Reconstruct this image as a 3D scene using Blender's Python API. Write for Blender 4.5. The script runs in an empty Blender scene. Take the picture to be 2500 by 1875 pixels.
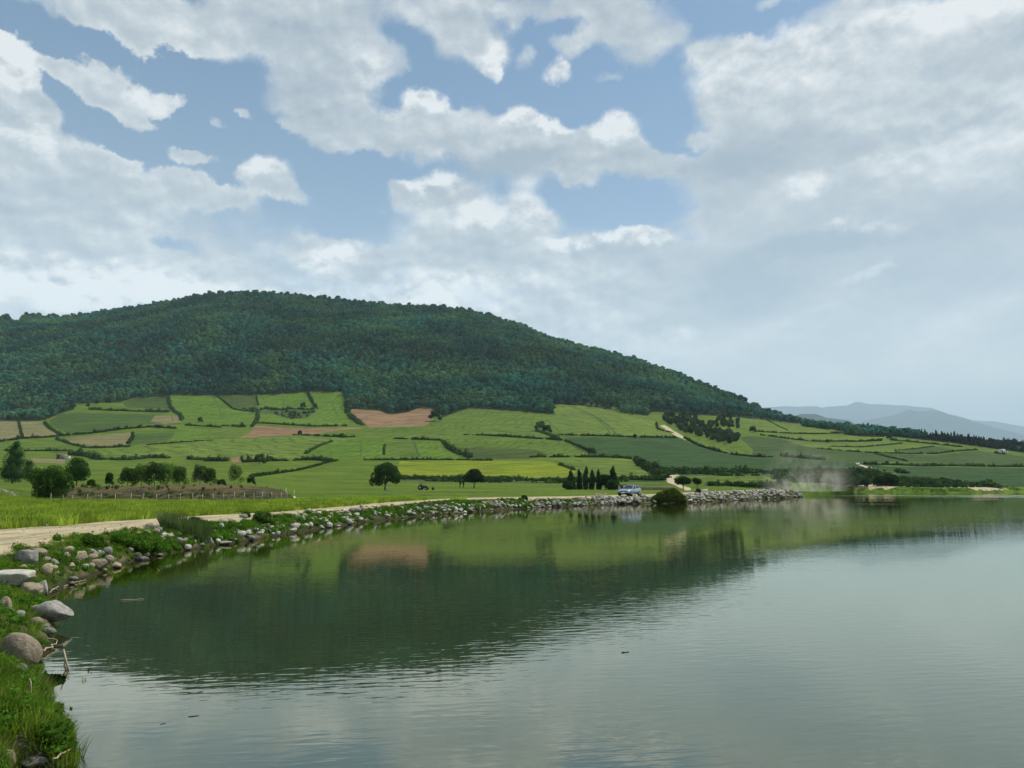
import bpy, math, random
import numpy as np
from mathutils import Vector, noise as mnoise

rng = np.random.default_rng(7)
random.seed(7)
sc = bpy.context.scene
R = math.radians

# ------------------------------------------------------------------ camera
CAM_Z = 2.7
F = 1875.0                      # focal length in pixels of a 2500 px wide frame
PITCH = math.atan((1177 - 937.5) / F)
cam_d = bpy.data.cameras.new("camera")
cam_d.sensor_width = 36.0
cam_d.lens = 36.0 * F / 2500.0
cam_d.clip_start = 0.1
cam_d.clip_end = 60000.0
cam = bpy.data.objects.new("camera", cam_d)
cam.location = (0, 0, CAM_Z)
cam.rotation_euler = (math.pi / 2 + PITCH, 0, 0)
sc.collection.objects.link(cam)
sc.camera = cam

# ------------------------------------------------------------------ render settings
sc.render.engine = 'CYCLES'
sc.view_settings.view_transform = 'Standard'
sc.view_settings.look = 'None'
sc.view_settings.gamma = 1.0
sc.view_settings.use_curve_mapping = False
sc.view_settings.exposure = 0.0
cy = sc.cycles
cy.use_denoising = True
cy.max_bounces = 6
cy.diffuse_bounces = 2
cy.glossy_bounces = 3
cy.transmission_bounces = 3
cy.volume_bounces = 1
cy.transparent_max_bounces = 6
cy.caustics_reflective = False
cy.caustics_refractive = False
cy.sample_clamp_indirect = 4.0
cy.use_adaptive_sampling = True
cy.adaptive_threshold = 0.015
cy.volume_step_rate = 2.0
cy.volume_max_steps = 64

# ------------------------------------------------------------------ sun and sky
SUN_AZ = R(62)      # to the right of the view direction, a little behind the hill
SUN_EL = R(56)
sun_d = bpy.data.lights.new("sun", 'SUN')
sun_d.energy = 4.9
sun_d.angle = R(0.6)
sun_d.color = (1.0, 0.95, 0.86)
sun = bpy.data.objects.new("sun", sun_d)
to_sun = Vector((math.sin(SUN_AZ) * math.cos(SUN_EL), math.cos(SUN_AZ) * math.cos(SUN_EL), math.sin(SUN_EL)))
sun.rotation_euler = to_sun.to_track_quat('Z', 'Y').to_euler()
sun.location = (60, 40, 120)
sc.collection.objects.link(sun)

SKY_STRENGTH = 0.1
world = bpy.data.worlds.new("World")
sc.world = world
world.use_nodes = True


class NT:
    """Small helper to write node trees as expressions."""
    def __init__(self, tree):
        self.t = tree

    def n(self, kind, **kw):
        nd = self.t.nodes.new(kind)
        for k, v in kw.items():
            setattr(nd, k, v)
        return nd

    def put(self, sock, v):
        if isinstance(v, bpy.types.NodeSocket):
            self.t.links.new(v, sock)
        elif v is not None:
            sock.default_value = v

    def m(self, op, a, b=None, c=None, clamp=False):
        nd = self.n('ShaderNodeMath', operation=op, use_clamp=clamp)
        for i, v in enumerate((a, b, c)):
            self.put(nd.inputs[i], v)
        return nd.outputs[0]

    def v(self, op, a, b=None, c=None, s=None):
        nd = self.n('ShaderNodeVectorMath', operation=op)
        for i, x in enumerate((a, b, c)):
            self.put(nd.inputs[i], x)
        if s is not None:
            self.put(nd.inputs['Scale'], s)
        return nd.outputs['Value'] if op in ('LENGTH', 'DOT_PRODUCT', 'DISTANCE') else nd.outputs[0]

    def rng(self, x, a, b, c=0.0, d=1.0, smooth=True):
        nd = self.n('ShaderNodeMapRange')
        nd.interpolation_type = 'SMOOTHSTEP' if smooth else 'LINEAR'
        nd.clamp = True
        for i, v in enumerate((x, a, b, c, d)):
            self.put(nd.inputs[i], v)
        return nd.outputs[0]

    def noise(self, vec, scale, detail=4, rough=0.5, dist=0.0, color=False, lac=2.0):
        nd = self.n('ShaderNodeTexNoise')
        self.put(nd.inputs['Vector'], vec)
        nd.inputs['Scale'].default_value = scale
        nd.inputs['Detail'].default_value = detail
        nd.inputs['Roughness'].default_value = rough
        nd.inputs['Lacunarity'].default_value = lac
        nd.inputs['Distortion'].default_value = dist
        return nd.outputs['Color' if color else 'Fac']

    def mix(self, f, a, b):
        nd = self.n('ShaderNodeMix', data_type='RGBA')
        self.put(nd.inputs[0], f)
        for i, v in ((6, a), (7, b)):
            if isinstance(v, tuple) and len(v) == 3:
                v = (*v, 1.0)
            self.put(nd.inputs[i], v)
        return nd.outputs[2]

    def comb(self, x, y, z):
        nd = self.n('ShaderNodeCombineXYZ')
        for i, v in enumerate((x, y, z)):
            self.put(nd.inputs[i], v)
        return nd.outputs[0]


def px_dir(x, y):
    a = (x - 1250.0) / F
    b = (937.5 - y) / F
    return a, math.cos(PITCH) - b * math.sin(PITCH), math.sin(PITCH) + b * math.cos(PITCH)


def px_azel(x, y):
    a, d, e = px_dir(x, y)
    return math.atan2(a, d), math.atan2(e, math.hypot(a, d))


def build_world():
    wt = world.node_tree
    wt.nodes.clear()
    N = NT(wt)
    gen = N.n('ShaderNodeTexCoord').outputs['Generated']
    nrm = N.v('NORMALIZE', gen)
    sep = N.n('ShaderNodeSeparateXYZ')
    wt.links.new(nrm, sep.inputs[0])
    az = N.m('ARCTAN2', sep.outputs[0], sep.outputs[1])
    el = N.m('ARCSINE', sep.outputs[2])
    p0 = N.v('SCALE', N.comb(az, el, 0.0), s=1000.0)
    # fractal warping of the masses gives them billowing edges
    wn = N.noise(nrm, 5.0, 3, 0.5, color=True)
    wn2 = N.noise(nrm, 17.0, 8, 0.62, color=True)
    warp = N.v('ADD', N.v('SCALE', N.v('SUBTRACT', wn, (0.5, 0.5, 0.5)), s=52.0),
               N.v('SCALE', N.v('SUBTRACT', wn2, (0.5, 0.5, 0.5)), s=62.0))
    p = N.v('ADD', p0, warp)

    def field(blobs, vec):
        acc = None
        for (x, y, rx, ry, w) in blobs:
            a, e = px_azel(x, y)
            k = 1000.0 / F
            sx, sy = 1.0 / (rx * k), 1.0 / (ry * k)
            q = N.v('MULTIPLY_ADD', vec, (sx, sy, 0.0), (-a * 1000 * sx, -e * 1000 * sy, 0.0))
            d = N.v('LENGTH', q)
            g = N.rng(d, 1.35, 0.25, 0.0, w)
            acc = g if acc is None else N.m('ADD', acc, g)
        return acc

    CL = [
        (300, 20, 380, 62, .9), (380, 78, 150, 40, .8), (350, 115, 45, 22, .6), (620, 40, 150, 50, .8),
        (760, 50, 170, 110, 1), (860, 130, 85, 120, 1), (760, 210, 110, 120, 1), (800, 300, 95, 80, 1), (960, 150, 60, 42, .7),
        (1090, 15, 220, 52, 1), (1110, 85, 70, 55, .8), (1195, 130, 62, 48, .9), (1212, 178, 28, 28, .7),
        (25, 180, 62, 90, 1), (50, 252, 74, 38, 1), (60, 340, 130, 62, 1), (210, 372, 110, 22, .7), (120, 450, 190, 95, 1), (20, 560, 160, 50, .6),
        (135, 160, 45, 25, .8), (235, 192, 85, 36, .9), (285, 232, 70, 34, .8), (405, 245, 58, 26, .9), (335, 288, 45, 24, .6),
        (600, 286, 30, 12, .6), (470, 388, 65, 18, .5), (535, 305, 22, 12, .4),
        (435, 465, 78, 42, 1), (650, 435, 62, 48, 1), (690, 482, 70, 22, .8), (560, 492, 70, 24, .7),
        (735, 320, 60, 15, .7), (870, 335, 120, 55, 1), (1030, 272, 72, 50, 1), (1010, 345, 150, 50, 1), (1150, 335, 110, 58, 1),
        (1290, 312, 62, 50, 1), (1345, 350, 70, 52, 1), (1515, 335, 68, 58, 1), (1440, 378, 120, 60, 1), (1290, 405, 210, 50, 1), (1575, 405, 55, 55, 1), (1435, 450, 55, 24, .8),
        (990, 480, 62, 42, 1), (1065, 468, 82, 44, 1), (1140, 512, 90, 70, 1), (1285, 535, 80, 90, 1), (1065, 570, 110, 80, 1), (1180, 620, 160, 90, 1), (920, 522, 28, 18, .5),
        (760, 612, 72, 42, .8), (850, 645, 95, 48, .8), (935, 650, 62, 46, .7),
        (1400, 618, 95, 42, 1), (1560, 600, 84, 48, 1), (1640, 640, 84, 48, .9), (1480, 665, 170, 60, .8), (1760, 610, 90, 40, .7),
        (1450, 15, 220, 36, .9), (1510, 60, 100, 45, .8), (1410, 112, 75, 32, .7), (1560, 105, 75, 60, .7), (1378, 176, 58, 26, .9), (1500, 186, 45, 15, .5), (1650, 60, 55, 40, .5), (1290, 140, 28, 28, .5),
        (1770, 105, 90, 45, .8), (1860, 210, 160, 90, 1), (2110, 170, 260, 140, 1), (2400, 100, 220, 110, 1), (1900, 330, 190, 95, 1), (2270, 340, 330, 170, 1),
        (1790, 440, 150, 70, 1), (1700, 330, 45, 24, .6), (1650, 405, 70, 40, .8), (2120, 520, 330, 150, 1), (2420, 560, 260, 220, 1), (1740, 535, 95, 40, .9), (1920, 620, 230, 80, .8), (2200, 760, 360, 140, .8),
        (1900, 15, 60, 22, .6), (2110, 20, 120, 25, .4),
    ]
    HOLES = [(850, 470, 95, 105, .75), (1500, 500, 130, 60, .6), (620, 350, 170, 60, .3), (180, 550, 95, 24, .45), (60, 622, 110, 24, .45), (420, 590, 75, 20, .35), (1000, 545, 30, 60, .2), (1860, 52, 110, 24, .5), (30, 55, 60, 25, .5)]
    BRIGHT = [(1030, 245, 75, 34, .55), (1290, 285, 70, 36, .6), (1370, 322, 60, 26, .5), (1520, 312, 60, 40, .45), (25, 150, 60, 70, .45), (1050, 448, 90, 26, .5),
              (1190, 520, 60, 40, .45), (1300, 500, 60, 60, .3), (1560, 578, 90, 26, .5), (1410, 595, 95, 20, .5), (645, 412, 60, 24, .35), (400, 240, 60, 20, .3), (820, 640, 95, 40, .4),
              (1210, 150, 40, 60, .3), (60, 320, 100, 30, .3), (1960, 470, 60, 30, .35), (1900, 150, 300, 80, .15), (2350, 350, 300, 120, .12), (300, 715, 400, 60, .45), (1000, 715, 300, 60, .25), (1378, 165, 50, 20, .3),
              (2100, 560, 90, 16, .3), (2120, 680, 70, 16, .25), (1650, 800, 60, 20, .15), (2300, 40, 160, 40, .2), (900, 170, 70, 50, .15)]
    DARK = [(1230, 415, 200, 34, .35), (980, 385, 100, 30, .15), (730, 150, 140, 120, .14), (1850, 385, 190, 50, .22), (2130, 355, 120, 28, .16), (2450, 520, 200, 60, .12), (1320, 660, 200, 40, .12),
            (2000, 600, 200, 30, .12), (880, 672, 60, 30, .2), (2350, 690, 260, 60, .14), (1200, 600, 120, 40, .12), (1750, 730, 300, 70, .12), (60, 235, 90, 18, .15), (100, 520, 180, 24, .1), (1100, 60, 300, 30, .1), (1450, 420, 60, 22, .1)]
    cov = field(CL, p)
    holes = field(HOLES, p)
    sh = N.m('MULTIPLY', N.m('SUBTRACT', field(BRIGHT, p), field(DARK, p)), 1.6)
    # soft cover towards the horizon, open random cover outside the mapped part of the sky
    hz = N.m('ADD', N.rng(el, 0.385, 0.22, 0.0, 0.80), N.m('MULTIPLY', N.rng(el, 0.47, 0.33, 0.0, 0.16), N.rng(az, -0.22, -0.38)))
    big = N.noise(nrm, 2.6, 6, 0.55)
    out = N.m('MAXIMUM', N.rng(el, 0.58, 0.72), N.rng(N.m('ABSOLUTE', az), 0.62, 0.78))
    rnd = N.m('MULTIPLY', N.m('MULTIPLY', N.rng(big, 0.42, 0.60), out), 0.9)
    det = N.noise(nrm, 9.0, 9, 0.6)
    dens = N.m('ADD', N.m('ADD', N.m('MINIMUM', cov, 1.1), hz), rnd)
    dens = N.m('SUBTRACT', dens, holes)
    dens = N.m('ADD', dens, N.m('MULTIPLY', N.m('SUBTRACT', det, 0.5), 1.15))
    soft = N.rng(N.noise(nrm, 4.0, 2, 0.5), .4, .6, .50, 1.0)
    alpha = N.rng(dens, 0.16, soft)
    # relief: the same fractal noise seen a step towards the sun
    q1 = N.v('MULTIPLY', nrm, (1.0, 1.0, 1.5))
    n1 = N.noise(q1, 11.0, 7, 0.58)
    n2 = N.noise(N.v('ADD', q1, (0.006, 0.0, 0.014)), 11.0, 7, 0.58)
    rel = N.m('MULTIPLY', N.m('SUBTRACT', n1, n2), N.m('MULTIPLY_ADD', N.m('MAXIMUM', sh, 0.0), 6.0, N.rng(az, 0.08, 0.32, 2.4, N.rng(el, .25, .45, .7, 1.7))))
    s = N.m('ADD', N.m('ADD', sh, rel), 0.44)
    s = N.m('ADD', s, N.m('MULTIPLY', N.m('SUBTRACT', N.noise(q1, 3.3, 4, 0.5), 0.5), 0.6))
    # thin edges pass more light than thick middles
    s = N.m('ADD', s, N.rng(dens, 0.30, 1.25, 0.22, -0.07, smooth=False))
    # long soft streaks, rising to the right, in the thick cover
    vr = N.n('ShaderNodeVectorRotate'); vr.rotation_type = 'Z_AXIS'
    N.put(vr.inputs['Vector'], N.comb(az, el, 0.0)); vr.inputs['Angle'].default_value = R(-20)
    stv = N.v('MULTIPLY', vr.outputs[0], (2.6, 11.0, 1.0))
    strk = N.m('SUBTRACT', N.noise(stv, 1.0, 5, 0.55, dist=.3), 0.5)
    s = N.m('ADD', s, N.m('MULTIPLY', strk, N.rng(az, 0.05, 0.30, 0.35, 1.15)))
    ramp = N.n('ShaderNodeValToRGB')
    wt.links.new(s, ramp.inputs[0])
    cr = ramp.color_ramp
    cr.elements[0].position, cr.elements[0].color = 0.0, (0.39, 0.455, 0.53, 1)
    cr.elements[1].position, cr.elements[1].color = 1.0, (0.99, 0.99, 0.98, 1)
    e = cr.elements.new(0.42)
    e.color = (0.57, 0.615, 0.655, 1)
    k = 1.0 / SKY_STRENGTH
    ccol = N.v('SCALE', ramp.outputs[0], s=k)
    sky = N.n('ShaderNodeTexSky', sky_type='NISHITA')
    sky.sun_disc = False
    sky.sun_elevation = SUN_EL
    sky.sun_rotation = SUN_AZ
    sky.air_density = 1.0
    sky.dust_density = 0.6
    sky.ozone_density = 1.5
    skyc = N.v('MULTIPLY', sky.outputs[0], (0.96, 1.12, 1.16))
    # thin pale veil low in the sky
    veil = N.rng(el, 0.50, 0.0, 0.0, 0.55, smooth=False)
    skyc = N.mix(veil, skyc, (0.50 * k, 0.58 * k, 0.66 * k))
    col = N.mix(N.m('MULTIPLY', alpha, 0.95), skyc, ccol)
    # horizon veil over the clouds too
    hv = N.rng(el, 0.22, 0.02, 0.0, 0.80)
    col = N.mix(hv, col, (0.86 * k, 0.86 * k, 0.82 * k))
    # low in the sky the air itself takes light away: the sky beyond it is that much brighter
    col = N.v('SCALE', col, s=N.rng(el, 0.42, 0.04, 1.0, 1.55))
    bg = N.n('ShaderNodeBackground')
    bg.inputs[1].default_value = SKY_STRENGTH
    wt.links.new(col, bg.inputs[0])
    o = N.n('ShaderNodeOutputWorld')
    wt.links.new(bg.outputs[0], o.inputs[0])


build_world()
world.cycles.sampling_method = 'MANUAL'
world.cycles.sample_map_resolution = 512

# ------------------------------------------------------------------ helpers
COL = sc.collection


def tag(o, label=None, cat=None, group=None, kind=None):
    if label: o['label'] = label
    if cat: o['category'] = cat
    if group: o['group'] = group
    if kind: o['kind'] = kind
    return o


def empty(name, loc=(0, 0, 0), rz=0.0):
    o = bpy.data.objects.new(name, None)
    o.empty_display_size = 0.2
    o.location = loc
    o.rotation_euler = (0, 0, rz)
    COL.objects.link(o)
    return o


def mesh_np(name, V, Fc, mats=(), mi=None, smooth=False):
    """V (n,3); Fc an (m,k) array of faces, or a list of such arrays."""
    me = bpy.data.meshes.new(name)
    if not (isinstance(Fc, (list, tuple)) and len(Fc) and isinstance(Fc[0], np.ndarray) and Fc[0].ndim == 2):
        Fc = [np.asarray(Fc)]
    Fc = [np.asarray(f, dtype=np.int64) for f in Fc if len(f)]
    V = np.asarray(V, dtype=np.float64)
    me.vertices.add(len(V))
    me.vertices.foreach_set('co', V.ravel())
    loops = np.concatenate([f.ravel() for f in Fc]) if Fc else np.zeros(0, int)
    tot = np.concatenate([np.full(len(f), f.shape[1]) for f in Fc]) if Fc else np.zeros(0, int)
    me.loops.add(len(loops))
    me.loops.foreach_set('vertex_index', loops)
    me.polygons.add(len(tot))
    me.polygons.foreach_set('loop_start', np.concatenate([[0], np.cumsum(tot)[:-1]]) if len(tot) else [])
    for m in mats:
        me.materials.append(m)
    if mi is not None:
        me.polygons.foreach_set('material_index', np.asarray(mi, dtype=np.int32))
    me.update(calc_edges=True)
    me.validate(clean_customdata=False)
    if smooth:
        me.polygons.foreach_set('use_smooth', np.ones(len(me.polygons), dtype=bool))
    return me


def obj(name, me, parent=None, loc=(0, 0, 0), rot=(0, 0, 0), scale=(1, 1, 1)):
    o = bpy.data.objects.new(name, me)
    o.location = loc
    o.rotation_euler = rot
    o.scale = scale
    COL.objects.link(o)
    if parent is not None:
        o.parent = parent
    return o


class MB:
    """Collects boxes, tubes and lathes into one mesh."""
    def __init__(self):
        self.V, self.Q, self.T, self.n = [], [], [], 0

    def add(self, V, Q=(), T=()):
        V = np.asarray(V, float)
        self.V.append(V)
        if len(Q): self.Q.append(np.asarray(Q) + self.n)
        if len(T): self.T.append(np.asarray(T) + self.n)
        self.n += len(V)
        return self

    def box(self, c, s, rz=0.0, taper=1.0):
        x, y, z = [k / 2 for k in s]
        V = np.array([[-x, -y, -z], [x, -y, -z], [x, y, -z], [-x, y, -z], [-x * taper, -y * taper, z], [x * taper, -y * taper, z], [x * taper, y * taper, z], [-x * taper, y * taper, z]])
        ca, sa = math.cos(rz), math.sin(rz)
        V = V @ np.array([[ca, sa, 0], [-sa, ca, 0], [0, 0, 1]]) + np.array(c)
        return self.add(V, [[0, 3, 2, 1], [4, 5, 6, 7], [0, 1, 5, 4], [1, 2, 6, 5], [2, 3, 7, 6], [3, 0, 4, 7]])

    def tube(self, pts, rad, n=6):
        pts = np.asarray(pts, float)
        rad = np.broadcast_to(np.asarray(rad, float), (len(pts),))
        rings = []
        for i in range(len(pts)):
            t = pts[min(i + 1, len(pts) - 1)] - pts[max(i - 1, 0)]
            t = t / (np.linalg.norm(t) + 1e-9)
            a = np.cross(t, [0.31, 0.17, 0.93] if abs(t[2]) < 0.9 else [1, 0, 0])
            a /= np.linalg.norm(a)
            b = np.cross(t, a)
            th = np.linspace(0, 2 * math.pi, n, endpoint=False)
            rings.append(pts[i] + rad[i] * (np.cos(th)[:, None] * a + np.sin(th)[:, None] * b))
        V = np.concatenate(rings)
        Q = []
        for i in range(len(pts) - 1):
            for j in range(n):
                k = (j + 1) % n
                Q.append([i * n + j, i * n + k, (i + 1) * n + k, (i + 1) * n + j])
        self.add(np.concatenate([V, pts[:1], pts[-1:]]), Q,
                 [[len(V), (j + 1) % n, j] for j in range(n)] + [[len(V) + 1, (len(pts) - 1) * n + j, (len(pts) - 1) * n + (j + 1) % n] for j in range(n)])
        return self

    def mesh(self, name, mat, smooth=False):
        return mesh_np(name, np.concatenate(self.V), [np.concatenate(a) for a in (self.Q, self.T) if a], [mat], smooth=smooth)

    def build(self, name, mat, parent=None, smooth=False, **k):
        return obj(name, self.mesh(name, mat, smooth), parent, **k)


def fbm2(x, y, scale=1.0, octaves=4, seed=0.0, rough=0.5):
    """cheap vectorised value noise"""
    def vn(x, y, s):
        xi, yi = np.floor(x), np.floor(y)
        fx, fy = x - xi, y - yi
        fx, fy = fx * fx * (3 - 2 * fx), fy * fy * (3 - 2 * fy)
        def h(a, b):
            v = np.sin(a * 127.1 + b * 311.7 + s * 74.7) * 43758.5453
            return v - np.floor(v)
        return (h(xi, yi) * (1 - fx) + h(xi + 1, yi) * fx) * (1 - fy) + (h(xi, yi + 1) * (1 - fx) + h(xi + 1, yi + 1) * fx) * fy
    x, y = np.asarray(x, float) / scale, np.asarray(y, float) / scale
    a, t, tot = 1.0, 0.0, 0.0
    for o in range(octaves):
        t = t + a * vn(x + 17.3 * o, y - 9.1 * o, seed + o)
        tot += a
        a *= rough
        x, y = x * 2.03, y * 2.03
    return t / tot * 2 - 1


def sstep(x, a, b):
    t = np.clip((x - a) / (b - a), 0, 1)
    return t * t * (3 - 2 * t)


def in_poly(px, py, poly):
    poly = np.asarray(poly, float)
    inside = np.zeros(px.shape, bool)
    x0, y0 = poly[:, 0].min(), poly[:, 1].min()
    x1, y1 = poly[:, 0].max(), poly[:, 1].max()
    sel = np.nonzero((px >= x0) & (px <= x1) & (py >= y0) & (py <= y1))[0]
    if not len(sel):
        return inside
    X, Y = px[sel], py[sel]
    ins = np.zeros(len(sel), bool)
    n = len(poly)
    j = n - 1
    for i in range(n):
        xi, yi, xj, yj = *poly[i], *poly[j]
        if yi != yj:
            c = ((yi > Y) != (yj > Y)) & (X < (xj - xi) * (Y - yi) / (yj - yi) + xi)
            ins ^= c
        j = i
    inside[sel] = ins
    return inside


def seg_dist(X, Y, line):
    line = np.asarray(line, float)
    best = np.full(X.shape, 1e9)
    for (ax, ay), (bx, by) in zip(line[:-1], line[1:]):
        dx, dy = bx - ax, by - ay
        t = np.clip(((X - ax) * dx + (Y - ay) * dy) / (dx * dx + dy * dy + 1e-9), 0, 1)
        best = np.minimum(best, np.hypot(X - ax - t * dx, Y - ay - t * dy))
    return best


def w2px(X, Y, Z):
    dz = Y * math.cos(PITCH) + (Z - CAM_Z) * math.sin(PITCH)
    up = -Y * math.sin(PITCH) + (Z - CAM_Z) * math.cos(PITCH)
    dz = np.where(dz > 0.05, dz, np.nan)
    return 1250 + F * X / dz, 937.5 - F * up / dz


def px_uv(x, y):
    a, d, e = px_dir(x, y)
    return a / d, e / d


def px_at_z(x, y, z=0.0):
    u, v = px_uv(x, y)
    D = (z - CAM_Z) / v
    return u * D, D

# measured coordinates: A..E are enlarged views of the surveyed view, P is the full one
ORG = {'A': (0, 900, 3.5376), 'B': (500, 900, 3.5376), 'C': (1000, 900, 3.5376), 'D': (1450, 900, 3.5376), 'E': (1900, 900, 3.6867),
       'G': (0, 1250, 4.424), 'H': (0, 1500, 4.424), 'P': (0, 0, 1.0)}


def cp(k, pts):
    ox, oy, s = ORG[k]
    return [(ox + x / s, oy + y / s) for x, y in pts]

# ------------------------------------------------------------------ lake outline and terrain heights
SHORE_PX = [(185, 1872), (163, 1796), (122, 1760), (115, 1692), (90, 1658), (68, 1645), (78, 1613), (113, 1597), (136, 1563), (129, 1543), (150, 1501),
            (95, 1476), (113, 1449), (167, 1431), (226, 1406), (267, 1390), (310, 1376), (357, 1363), (430, 1349), (500, 1336), (559, 1327), (622, 1318),
            (690, 1306), (768, 1293), (862, 1279), (930, 1270), (1037, 1259), (1125, 1253), (1187, 1247), (1339, 1238), (1418, 1235), (1591, 1229), (1676, 1228),
            (1780, 1223), (1846, 1219), (1930, 1216), (1962, 1213), (1945, 1210), (1850, 1207.5), (1800, 1206), (1850, 1203), (2008, 1201), (2171, 1202), (2307, 1204), (2400, 1203), (2500, 1201)]
SHORE = [px_at_z(x, y, 0.0) for x, y in SHORE_PX]
LAKE = [(-4.7, 7.6), (-3.2, 5.6), (0.0, 4.4), (6.0, 3.8), (14, 2.6), (40, -2), (120, -25), (380, -60)][::-1] + SHORE + [(230, 262), (330, 280), (430, 230), (440, 60)]
LAKE = np.array(LAKE)
SHORE_LINE = np.vstack([LAKE, LAKE[:1]])

ST = {
    -700: [(40, .9), (60, 1.0), (90, 1184), (110, 1183), (170, 1181), (230, 1172), (330, 1150), (420, 1125), (500, 1100), (620, 1060), (760, 1020), (880, 1000)],
    0: [(40, .9), (60, 1.0), (90, 1184), (110, 1183), (170, 1181), (230, 1172), (330, 1150), (420, 1125), (500, 1100), (620, 1060), (760, 1030), (880, 1015)],
    120: [(40, .9), (70, .85), (86, 1192), (100, 1186), (170, 1183), (220, 1174), (330, 1152), (420, 1128), (500, 1102), (620, 1062), (760, 1025), (880, 1005)],
    180: [(40, .9), (76, .72), (82, 1188), (100, 1186.5), (170, 1183), (220, 1175), (330, 1152), (420, 1128), (500, 1102), (620, 1062), (760, 1022), (900, 990)],
    560: [(40, .9), (76, .72), (82, 1187), (100, 1186.5), (170, 1183), (220, 1176), (330, 1150), (420, 1125), (500, 1100), (620, 1060), (760, 1020), (950, 966)],
    640: [(40, .9), (76, .74), (82, 1192), (92, 1193), (120, 1192), (170, 1188), (220, 1180), (330, 1152), (420, 1124), (500, 1098), (620, 1060), (770, 1018), (950, 965)],
    700: [(40, .9), (80, .8), (100, .85), (170, .95), (215, 1188), (270, 1179), (350, 1150), (430, 1120), (520, 1090), (640, 1055), (780, 1015), (950, 962)],
    850: [(40, .9), (80, .85), (100, .88), (170, .95), (215, 1188), (270, 1179), (350, 1152), (430, 1122), (520, 1090), (640, 1055), (780, 1012), (930, 962)],
    950: [(40, .9), (100, .9), (170, .95), (215, 1188), (270, 1179), (350, 1153), (430, 1123), (520, 1090), (640, 1055), (760, 1025), (860, 1000)],
    1100: [(40, .9), (100, .9), (170, .95), (215, 1189), (270, 1179), (350, 1155), (430, 1125), (520, 1092), (640, 1055), (760, 1020), (880, 996)],
    1300: [(40, .9), (100, .9), (170, .95), (210, 1189), (260, 1181), (340, 1150), (430, 1118), (520, 1090), (640, 1050), (780, 1012), (900, 986)],
    1500: [(90, .9), (110, .92), (160, 1.0), (200, 1188), (240, 1178), (300, 1160), (400, 1120), (520, 1078), (650, 1045), (780, 1015), (900, 1003)],
    1700: [(90, .95), (115, 1.05), (150, 1.2), (185, 1183), (250, 1163), (360, 1135), (480, 1105), (600, 1075), (720, 1045), (850, 1025)],
    1900: [(100, 1.1), (135, 1.26), (165, 1.3), (190, 1187), (215, 1178), (260, 1167), (340, 1145), (450, 1120), (560, 1095), (700, 1065), (850, 1033)],
    2100: [(100, 1.1), (208, 1.3), (216, 1.5), (235, 1175), (300, 1157), (380, 1138), (480, 1115), (600, 1088), (720, 1062), (820, 1050)],
    2300: [(100, 1.1), (208, 1.25), (218, 1.4), (245, 1180), (300, 1165), (400, 1140), (520, 1112), (640, 1085), (760, 1070)],
    2500: [(100, 1.1), (208, 1.1), (222, 1.2), (250, 1185), (300, 1171), (400, 1150), (520, 1130), (640, 1112), (740, 1100)],
    3300: [(100, 1.1), (208, 1.1), (222, 1.2), (250, 1186), (300, 1174), (400, 1160), (520, 1146), (640, 1135), (740, 1128)],
}
RIDGE = [(-900, 800), (-300, 785), (0, 776), (95, 770), (152, 778), (285, 759), (380, 743), (459, 727), (570, 715), (700, 721), (821, 732), (916, 746), (1074, 751), (1201, 773),
         (1300, 808), (1390, 840), (1516, 869), (1611, 901), (1706, 939), (1833, 990), (1900, 1015), (1954, 1030), (2063, 1054), (2171, 1062), (2307, 1072), (2500, 1086), (3000, 1112), (3600, 1125)]
RD = [(-900, 1500), (1200, 1500), (1500, 1380), (1700, 1250), (1900, 1100), (2063, 960), (2300, 900), (2500, 880), (3600, 860)]

U = np.arange(-1.3, 1.3001, 0.01)
DG = np.arange(0, 3002, 2.0)


def v_of_y(y):
    return math.tan(PITCH + math.atan((937.5 - y) / F))


def build_table():
    keys = sorted(ST)
    cols = []
    for k in keys:
        pts = [(0, .9)] + [(d, (z if z < 100 else CAM_Z + v_of_y(z) * d)) for d, z in ST[k]]
        cols.append((k, pts))
    us = [px_uv(k, 1100)[0] for k in keys]
    # ridge as (u, v)
    ru = np.array([px_uv(*p)[0] for p in RIDGE]); rv = np.array([px_uv(p[0], p[1] + 5)[1] for p in RIDGE])
    T = np.zeros((len(keys), len(DG)))
    for i, (k, pts) in enumerate(cols):
        d = [p[0] for p in pts]; z = [p[1] for p in pts]
        T[i] = np.interp(DG, d, z)
    ends = np.array([c[1][-1][0] for c in cols])
    rows = np.zeros((len(U), len(DG)))
    for j, u in enumerate(U):
        k = np.clip(np.searchsorted(us, u) - 1, 0, len(us) - 2)
        t = np.clip((u - us[k]) / (us[k + 1] - us[k]), 0, 1)
        t = t * t * (3 - 2 * t)
        col = T[k] * (1 - t) + T[k + 1] * t
        De = ends[k] * (1 - t) + ends[k + 1] * t
        v = np.interp(u, ru, rv)
        Dr = np.interp(u, [px_uv(x, 900)[0] for x, _ in RD], [d for _, d in RD])
        zr = CAM_Z + v * Dr
        ze = np.interp(De, DG, col)
        s = np.clip((DG - De) / (Dr - De), 0, 1)
        hill = ze + (zr - ze) * (s + 0.06 * np.sin(s * math.pi) * s)   # a slight belly under the crest
        after = zr - (zr + 5) * sstep(DG, Dr, Dr + 1300)
        col = np.where(DG < De, col, np.where(DG < Dr, hill, after))
        rows[j] = col
    # smoothing, only where the ground is far off
    def blur(a, n, ax):
        k = np.ones(n) / n
        return np.apply_along_axis(lambda r: np.convolve(np.pad(r, n // 2, mode='edge'), k, 'valid')[:len(r)], ax, a)
    far = blur(blur(rows, 21, 1), 9, 1)
    far = blur(far, 5, 0)
    near = blur(rows, 3, 1)
    w = sstep(DG, 150, 240)[None, :]
    return near * (1 - w) + far * w


TABLE = build_table()


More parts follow.
